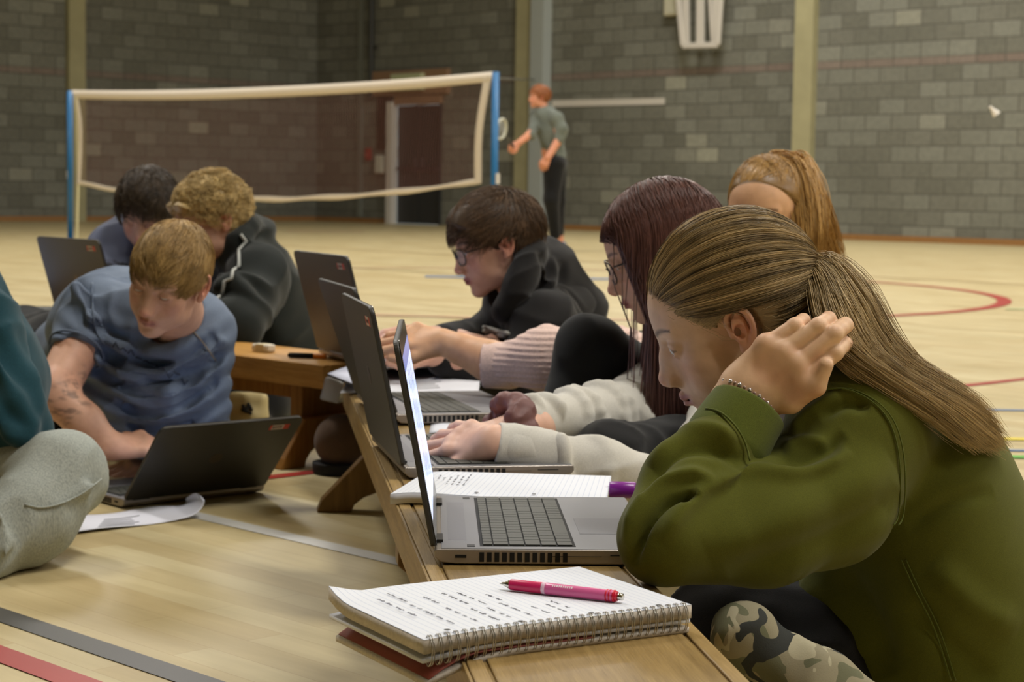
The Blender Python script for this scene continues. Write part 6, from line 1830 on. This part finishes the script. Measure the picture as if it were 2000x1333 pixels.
# ============================================================ curly blond boy
CS = (212, 164, 138)
Cc = empty('person', P(540, 760, 5.5) * np.array([1, 1, 0]), 'boy with curly blond hair in black track jacket behind the far bench', 'person')
ch = Head(P(414, 430, 5.3), (-.82, -.42, -.36), (-.33, -.12, .93), sc=1.0)
nC = P(468, 500, 5.4); mC = mask_short(.040, .014, -.03, -.002)
V1, F1, C1 = ch.build(CS, neck_to=nC, neck_r=.058, h=.003, male=True, jaw=.004, hairc=(120, 96, 58), hairline=lambda p: np.clip(mC(p) / .006, 0, 1), brow=(110, 80, 50), eye_open=.3, stubble=.25)
S = SDF(); hipC = np.array([-.55, 5.75, .14]); S.chain([nC, P(530, 680, 5.55), hipC], [.055, .10, .11], .03)
S.chain([nC, P(505, 545, 5.22), P(470, 635, 5.03), P(400, 612, 5.0), P(330, 640, 5.05)], [.045, .04, .03, .03, .026], .01); V, F = S.mesh(.009)
pieces = [(V1, F1, C1), (V, F, skin_col(V, CS))]
pieces.append(typing_hand(P(335, 640, 5.05), (-1, 0, -.1), (0, -.4, 1), -1, 1.05, CS, h=.004))
body_join('body', Cc, pieces); ch.eyes(Cc, gaze=(0, -.4))
JK = fabric('black_track_jacket', srgb(36, 40, 38), var=.12, weave=700, bstr=.25)
S = SDF(); S.cone(P(480, 530, 5.45), P(530, 680, 5.55), .12, .16, .06); S.cone(P(530, 680, 5.55), hipC, .16, .16, .05)
sn = P(505, 545, 5.22); S.cone(nC, sn, .075, .085, .04); S.cone(nC, P(440, 520, 5.75), .075, .08, .04)
S.chain([sn, P(470, 640, 5.02), P(400, 612, 5.0)], [.088, .062, .048], .03); S.chain([P(440, 520, 5.75), P(380, 620, 5.5)], [.08, .05], .03)
S.ell(P(540, 600, 5.45), (.08, .12, .14), k=.05); S.ell(P(500, 450, 5.46), (.055, .075, .035), k=.03)
S.chain(catmull([P(440, 500, 5.28), P(468, 470, 5.25), P(490, 440, 5.34), P(488, 440, 5.52)], 12), [.022] * 12, .02)
fold_rings(S, sn, P(430, 620, 5.0), .08, .055, 5, .010, 7, .02, .8)
S.cone(nC + np.array([-.03, 0, .02]), ch.C, .055, .07, .01, 's')
S.disp(cloth(.007, 13, 26), .04); V, F = S.mesh(.0065); jk = mesh_np('jacket', V, F, JK, Cc, True)
_z = np.array([P(x, y, 5.1) for x, y in ((470, 458), (481, 472), (466, 488), (467, 520), (455, 528), (452, 544), (438, 550), (434, 576), (418, 586))]); line = onsurf(np.concatenate([_z[i] + (_z[i + 1] - _z[i]) * np.linspace(0, 1, 4, endpoint=False)[:, None] for i in range(8)]), None, V, .006)
mb = MB(); mb.tube(line, .0045, 6); tag(mb.build('piping', plain('pale_piping', srgb(176, 178, 172), .6), jk, True), 'pale zigzag piping')
S = SDF(); S.chain([hipC, P(500, 790, 5.25), P(420, 800, 5.2)], [.13, .09, .08], .04); S.chain([P(420, 800, 5.2), P(520, 850, 5.1)], [.07, .05], .03); V, F = S.mesh(.009); mesh_np('trousers', fl0(V), F, DENIM_BLK, Cc, True)
S = SDF(); sc_ = P(482, 800, 4.98); S.box(sc_, (.055, .03, .045), rnd=.018, k=.01); S.ell(sc_ + np.array([0, -.01, -.02]), (.055, .04, .03), k=.02); V, F = S.mesh(.004)
shoe = mesh_np('shoe', V, F, plain('cream_canvas', srgb(176, 160, 112), .7), Cc, True)
mb = MB()
for (x0, y0, x1, y1) in ((474, 792, 480, 806), (480, 806, 485, 788), (485, 788, 492, 802), (472, 800, 492, 808)):
    ln = onsurf([P(x0 + (x1 - x0) * t, y0 + (y1 - y0) * t, 4.95) for t in np.linspace(0, 1, 5)], None, V, .002); mb.tube(ln, .004, 5)
mb.build('zigzag_stripe', LM['rubber'], shoe, True)
HC = hair_material('curly_blond_hair', srgb(100, 76, 36), srgb(240, 208, 140), .5)
flC = lambda p: np.stack([p[:, 0] * 4, .5 + 0 * p[:, 0], -.3 + 0 * p[:, 0]], 1)
def exC(S):
    S.cone((-.045, .086, .056), (.045, .086, .056), .026, .026, .02)
short_hair(ch, HC, Cc, mC, off=.017, n=6500, length=.04, flow=flC, lift=.4, seed=12, amp=.005, freq=85, curl=1.1, extra=exC, r=.0012, capt=.25)
# ============================================================ dark-haired boy further back
Dd = empty('person', P(250, 560, 6.1) * np.array([1, 1, 0]), 'dark-haired boy in mottled grey-blue hooded top, half hidden behind the curly blond boy', 'person')
dh = Head(P(287, 412, 5.9), (-.12, -.84, -.52), (.0, -.50, .86), sc=1.0)
nD = P(285, 470, 6.02); mD = mask_short(.038, .010, -.05, -.006)
V1, F1, C1 = dh.build(CS, neck_to=nD, neck_r=.055, h=.0035, male=True, hairc=(40, 32, 24), hairline=lambda p: np.clip(mD(p) / .006, 0, 1), brow=(44, 32, 24), brow_t=1.3, eye_open=.2)
S = SDF(); hipD = P(262, 640, 6.3); hipD[2] = .13; S.chain([nD, hipD], [.06, .12], .05); V, F = S.mesh(.01)
body_join('body', Dd, [(V1, F1, C1), (V, F, skin_col(V, CS))])
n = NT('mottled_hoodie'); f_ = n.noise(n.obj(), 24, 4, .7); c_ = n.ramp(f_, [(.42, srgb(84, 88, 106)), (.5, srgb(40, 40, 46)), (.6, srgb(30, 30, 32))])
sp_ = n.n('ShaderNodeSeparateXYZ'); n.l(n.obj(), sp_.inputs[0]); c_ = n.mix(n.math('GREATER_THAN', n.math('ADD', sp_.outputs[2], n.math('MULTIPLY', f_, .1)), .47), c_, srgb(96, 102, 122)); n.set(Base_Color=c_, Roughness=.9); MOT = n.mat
S = SDF(); S.cone(P(282, 480, 6.05), P(262, 600, 6.2), .13, .17, .06); S.cone(P(262, 600, 6.2), hipD, .17, .17, .05)
S.chain([nD, P(222, 492, 6.0), P(185, 600, 5.8)], [.075, .085, .06], .04); S.chain([nD, P(350, 500, 6.05), P(370, 590, 5.8)], [.075, .085, .06], .04)
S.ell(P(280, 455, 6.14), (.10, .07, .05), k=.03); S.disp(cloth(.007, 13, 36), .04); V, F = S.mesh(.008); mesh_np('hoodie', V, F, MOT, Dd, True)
S = SDF(); S.chain([hipD, P(330, 640, 5.85), hipD + np.array([-.2, -.4, -.02])], [.14, .09, .07], .04); V, F = S.mesh(.012); mesh_np('trousers', fl0(V), F, DENIM_BLK, Dd, True)
short_hair(dh, hair_material('black_brown_hair', srgb(24, 18, 10), srgb(84, 66, 44), .45), Dd, mD, off=.024, n=3500, length=.05, flow=flT, lift=.4, seed=15, amp=.004, freq=50, r=.0013)
# ============================================================ person in teal hoodie at the left edge
Ee = empty('person', P(-120, 1050, 3.5) * np.array([1, 1, 0]), 'person in dark teal hooded top and pale grey joggers at left edge, knee bent', 'person')
eh = Head(P(-210, 400, 3.7), (.55, .75, -.35), (.2, .25, .93)); nE = P(-150, 540, 3.66); mE = mask_short()
V1, F1, C1 = eh.build(TS, neck_to=nE, neck_r=.055, h=.0045, male=True, hairc=(60, 44, 30), hairline=lambda p: np.clip(mE(p) / .006, 0, 1))
S = SDF(); hipE = np.array([-1.25, 3.62, .13]); S.chain([nE, hipE], [.06, .12], .05); V, F = S.mesh(.01)
body_join('body', Ee, [(V1, F1, C1), (V, F, skin_col(V, TS))])
short_hair(eh, HB, Ee, mE, off=.022, n=1500, length=.05, flow=flT, lift=.3, seed=19, r=.0016)
TEAL = fabric('teal_fleece', srgb(30, 66, 76), var=.1, weave=700, bstr=.25)
S = SDF(); S.cone(P(-135, 620, 3.62), P(-100, 760, 3.6), .15, .175, .06); S.cone(P(-100, 760, 3.6), P(-90, 860, 3.58), .175, .165, .05)
shE = P(-60, 640, 3.42); S.cone(nE, shE, .07, .085, .05); S.chain([shE, P(10, 800, 3.36), P(50, 842, 3.36)], [.085, .066, .05], .03)
S.ell(P(60, 850, 3.42), (.045, .05, .035), k=.02); S.cone(nE, P(-270, 640, 3.85), .07, .085, .05); S.chain([P(-270, 640, 3.85), P(-150, 800, 4.0)], [.085, .05], .03)
folds(S, [[P(-10, 700, 3.3), P(30, 780, 3.3), P(60, 830, 3.3)], [P(-20, 800, 3.28), P(20, 850, 3.28), P(60, 868, 3.3)], [P(10, 660, 3.36), P(45, 740, 3.36), P(58, 800, 3.34)]], .009, .03)
S.disp(cloth(.006, 15, 41), .04); V, F = S.mesh(.006); mesh_np('hoodie', V, F, TEAL, Ee, True)
n = NT('grey_marl'); co_ = n.obj(); f_ = n.noise(n.mapping(co_, scale=(1, 1, .25)), 420, 3, .7); c_ = n.ramp(f_, [(.35, srgb(140, 146, 140)), (.65, srgb(176, 180, 172))]); n.set(Base_Color=c_, Roughness=.95); n.bump(f_, .2, .001); MARL = n.mat
S = SDF(); S.chain([hipE, P(-60, 960, 3.45), P(118, 930, 3.30)], [.13, .105, .074], .04)
S.chain([P(118, 930, 3.30), P(60, 1010, 3.22), P(-60, 1085, 3.12), P(-150, 1130, 3.12)], [.074, .074, .06, .045], .03)
S.chain([hipE, P(-260, 980, 3.9), P(-200, 1060, 3.4)], [.13, .08, .06], .04)
folds(S, [[P(20, 945, 3.19), P(60, 985, 3.17), P(110, 988, 3.18), P(190, 945, 3.24)], [P(0, 965, 3.2), P(40, 985, 3.17)], [P(0, 1010, 3.1), P(15, 1060, 3.1), P(8, 1110, 3.06)]], .004, .02)
S.disp(cloth(.004, 18, 51), .04); V, F = S.mesh(.006)
V[:, 2] = np.maximum(V[:, 2], .004); jog = mesh_np('joggers', V, F, MARL, Ee, True)
line = onsurf(catmull([P(x, y, 3.2) for x, y in ((48, 986), (80, 992), (120, 984), (165, 962), (198, 936))], 24), None, V, .001); mb = MB(); mb.tube(line, .0018, 6); mb.build('seam', MARL, jog, True)
# ============================================================ badminton player
Ff = empty('person', P(1084, 487, 20.6) * np.array([1, 1, 0]), 'badminton player in grey long-sleeved top and black trousers standing beyond the net', 'person')
YF = 20.5; fp = lambda x, y, d=0: P(x, y, YF + d); FS = (214, 150, 120)
fh = Head(fp(1053, 190), (-.93, -.25, .02), (.0, 0, 1), sc=1.02)
mF = mask_short(.045, .0, -.05)
V1, F1, C1 = fh.build(FS, neck_to=fp(1063, 222), neck_r=.055, h=.005, male=True, hairc=(130, 84, 50), hairline=lambda p: np.clip(mF(p) / .006, 0, 1))
g = 1.02
S = SDF(); S.chain([fp(1063, 222), fp(1080, 300), fp(1082, 330), fp(1078, 390, -.14), fp(1083, 460)], [.08, .11, .10, .06, .045], .05); S.chain([fp(1082, 330), fp(1090, 395, .2), fp(1092, 455, .3)], [.09, .06, .045], .03); S.chain([fp(1066, 230), fp(1088, 236, -.14), fp(1093, 272, -.2)], [.05, .05, .044], .02); S.chain([fp(1066, 230), fp(1046, 236, .1), fp(1036, 262, -.25)], [.05, .05, .042], .02)
S.chain([fp(1036, 262, -.25), fp(1012, 280, -.35)], [.042, .032], .02); hand_sdf(S, fp(1012, 280, -.35), fp(998, 289, -.38) - fp(1012, 280, -.35), (0, -1, .3), -1, s=1.1, curl=(1, 1, 1, 1), curl2=(1.2,) * 4)
S.chain([fp(1092, 272, -.2), fp(1070, 308, -.28)], [.044, .034], .02); hand_sdf(S, fp(1070, 308, -.28), fp(1060, 330, -.28) - fp(1070, 308, -.28), (-.2, -1, 0), 1, s=1.1, curl=(.5,) * 4)
S.chain([fp(1083, 455), fp(1085, 474)], [.045, .04], .02); S.chain([fp(1092, 452, .3), fp(1094, 472, .3)], [.045, .04], .02)
V, F = S.mesh(.007); body_join('body', Ff, [(V1, F1, C1), (V, F, skin_col(V, FS))])
S = SDF(); S.cone(fp(1066, 228), fp(1076, 262), .125, .135, .06); S.cone(fp(1076, 262), fp(1082, 308), .13, .125, .05)
S.cone(fp(1064, 220), fp(1088, 232, -.16), .06, .075, .04); S.cone(fp(1064, 220), fp(1048, 230, .16), .06, .07, .04)
S.chain([fp(1088, 232, -.16), fp(1098, 252, -.2), fp(1093, 272, -.2)], [.078, .062, .052], .03); S.chain([fp(1048, 230, .12), fp(1043, 250, -.1), fp(1037, 264, -.25)], [.07, .058, .05], .03)
S.disp(cloth(.010, 9, 61), .06); V, F = S.mesh(.012); mesh_np('top', V, F, fabric('grey_top', srgb(108, 114, 106), bstr=.1), Ff, True)
S = SDF(); S.ell(fp(1084, 318), (.13, .14, .11), k=.05); S.chain([fp(1082, 325, -.08), fp(1077, 390, -.14), fp(1084, 458, -.02)], [.125, .085, .062], .04); S.chain([fp(1088, 325, .08), fp(1090, 395, .2), fp(1091, 455, .3)], [.115, .08, .06], .04)
V, F = S.mesh(.012); mesh_np('trousers', fl0(V), F, DENIM_BLK, Ff, True)
for q in (fp(1085, 480, -.02), fp(1093, 477, .3)):
    q = q.copy(); S = SDF(); q[2] = .05; S.cone(q + np.array([.03, 0, 0]), q + np.array([-.14, -.05, -.01]), .05, .035, .02); V, F = S.mesh(.009); V[:, 2] = np.maximum(V[:, 2], .003)
    mesh_np('shoe', V, F, plain('blue_shoe', srgb(60, 80, 120), .6), Ff, True)
HF = hair_material('auburn_hair', srgb(120, 66, 30), srgb(190, 120, 70), .5)
short_hair(fh, HF, Ff, mF, off=.022, n=700, length=.05, flow=(0, .2, -.5), lift=.3, seed=23, r=.003)
hx = fp(1003, 287, -.38); rc = P(979, 252, YF - .78); rdv = unit(rc - hx)
rk = empty('badminton_racket', hx, 'badminton racket held out to the left by the far player', 'racket')
u = unit(np.cross(rdv, (0.3, -1, .2))); mb = MB(); mb.tube([rc + .125 * rdv * math.cos(t) + .10 * u * math.sin(t) for t in np.linspace(0, 2 * pi, 30, endpoint=False)], .014, 6, 0, True); mb.build('hoop', plain('racket_white', srgb(206, 206, 190), .4), rk, True)
mb = MB(); mb.tube([hx + rdv * .08, rc - rdv * .12], .006, 6); mb.build('shaft', plain('racket_shaft', srgb(90, 90, 84), .4), rk, True)
mb = MB(); mb.tube([hx - rdv * .06, hx + rdv * .09], .015, 8); mb.build('grip', LM['rubber'], rk, True)
mb = MB()
for i in range(-6, 7):
    o_ = i / 7; mb.tube([rc + rdv * .125 * o_ + u * .10 * math.sqrt(1 - o_ * o_) * s_ for s_ in (-1, 1)], .0012, 3); mb.tube([rc + u * .10 * o_ + rdv * .125 * math.sqrt(1 - o_ * o_) * s_ for s_ in (-1, 1)], .0012, 3)
mb.build('strings', plain('strings', srgb(200, 200, 190), .5), rk, True)
# brown rounded boot on the floor between the two benches
bq = P(666, 872, 4.34); e = empty('boot', bq * np.array([1, 1, 0]), 'rounded brown suede boot on the floor between the two benches', 'boot')
S = SDF(); S.cone(np.array([bq[0], bq[1], .075]), np.array([bq[0] + .06, bq[1] + .10, .07]), .062, .05, .02); S.cone(np.array([bq[0] + .06, bq[1] + .10, .07]), np.array([bq[0] + .06, bq[1] + .18, .19]), .045, .045, .02)
V, F = S.mesh(.004); V[:, 2] = np.maximum(V[:, 2], .022); mesh_np('upper', V, F, fabric('brown_suede', srgb(98, 76, 58), bstr=.3), e, True)
S = SDF(); S.cone(np.array([bq[0], bq[1], .02]), np.array([bq[0] + .06, bq[1] + .10, .02]), .066, .055, .01); V, F = S.mesh(.004); V[:, 2] = np.clip(V[:, 2], .001, .026); mesh_np('sole', V, F, LM['rubber'], e, True)
# ============================================================ camera, light
cam = bpy.data.cameras.new('camera'); co = bpy.data.objects.new('camera', cam); COL.objects.link(co)
Mx = Matrix(((_R[0], _U[0], -_F[0], 0), (_R[1], _U[1], -_F[1], 0), (_R[2], _U[2], -_F[2], CAMH), (0, 0, 0, 1)))
co.matrix_world = Mx
cam.sensor_width = 36; cam.lens = 36 * FPX / 2000
cam.clip_start = .05; cam.clip_end = 200
cam.dof.use_dof = True; cam.dof.focus_distance = 2.18; cam.dof.aperture_fstop = cam.lens / 1000 / .0062
cam.dof.aperture_blades = 7
scene.camera = co
w = bpy.data.worlds.new('world'); scene.world = w; w.use_nodes = True
w.node_tree.nodes['Background'].inputs[0].default_value = (.8, .85, .8, 1); w.node_tree.nodes['Background'].inputs[1].default_value = .3
k = 0
LAMPS = [(a, b) for a in (13, 21, 29, 37) for b in (4, 12, 20)]
for a, b in LAMPS:
    if True:
        c = hall(a, b, HH - .35)
        l = bpy.data.lights.new('hall_lamp', 'AREA'); l.shape = 'RECTANGLE'; l.size = 2.6; l.size_y = .8
        l.energy = 380 if b < 19 else 320; l.color = (1.0, .975, .93)
        lo = bpy.data.objects.new('hall_lamp', l); COL.objects.link(lo)
        lo.location = Vector(c - EZ * .06); lo.rotation_euler = (0, 0, -s45)
        k += 1
# one lamp housing per lamp
for a, b in LAMPS:
    if True:
        c = hall(a, b, HH - .3)
        R_ = np.array([[AD[0], BD[0], 0], [AD[1], BD[1], 0], [0, 0, 1]])
        o = MB().box(c, (2.7, .9, .1), R_).build('ceiling_lamp', M['white_paint'])
        tag(o, 'long white high-bay lamp housing hung under the hall ceiling', 'lamp', 'hall ceiling lamps')
sc = scene
sc.view_settings.view_transform = 'Standard'; sc.view_settings.look = 'None'
sc.view_settings.gamma = 1; sc.view_settings.use_curve_mapping = False
sc.view_settings.exposure = 0.0
sc.cycles.max_bounces = 6; sc.cycles.diffuse_bounces = 3; sc.cycles.glossy_bounces = 3; sc.cycles.transmission_bounces = 6
sc.cycles.transparent_max_bounces = 12; sc.cycles.caustics_reflective = False; sc.cycles.caustics_refractive = False
sc.cycles.sample_clamp_indirect = 4
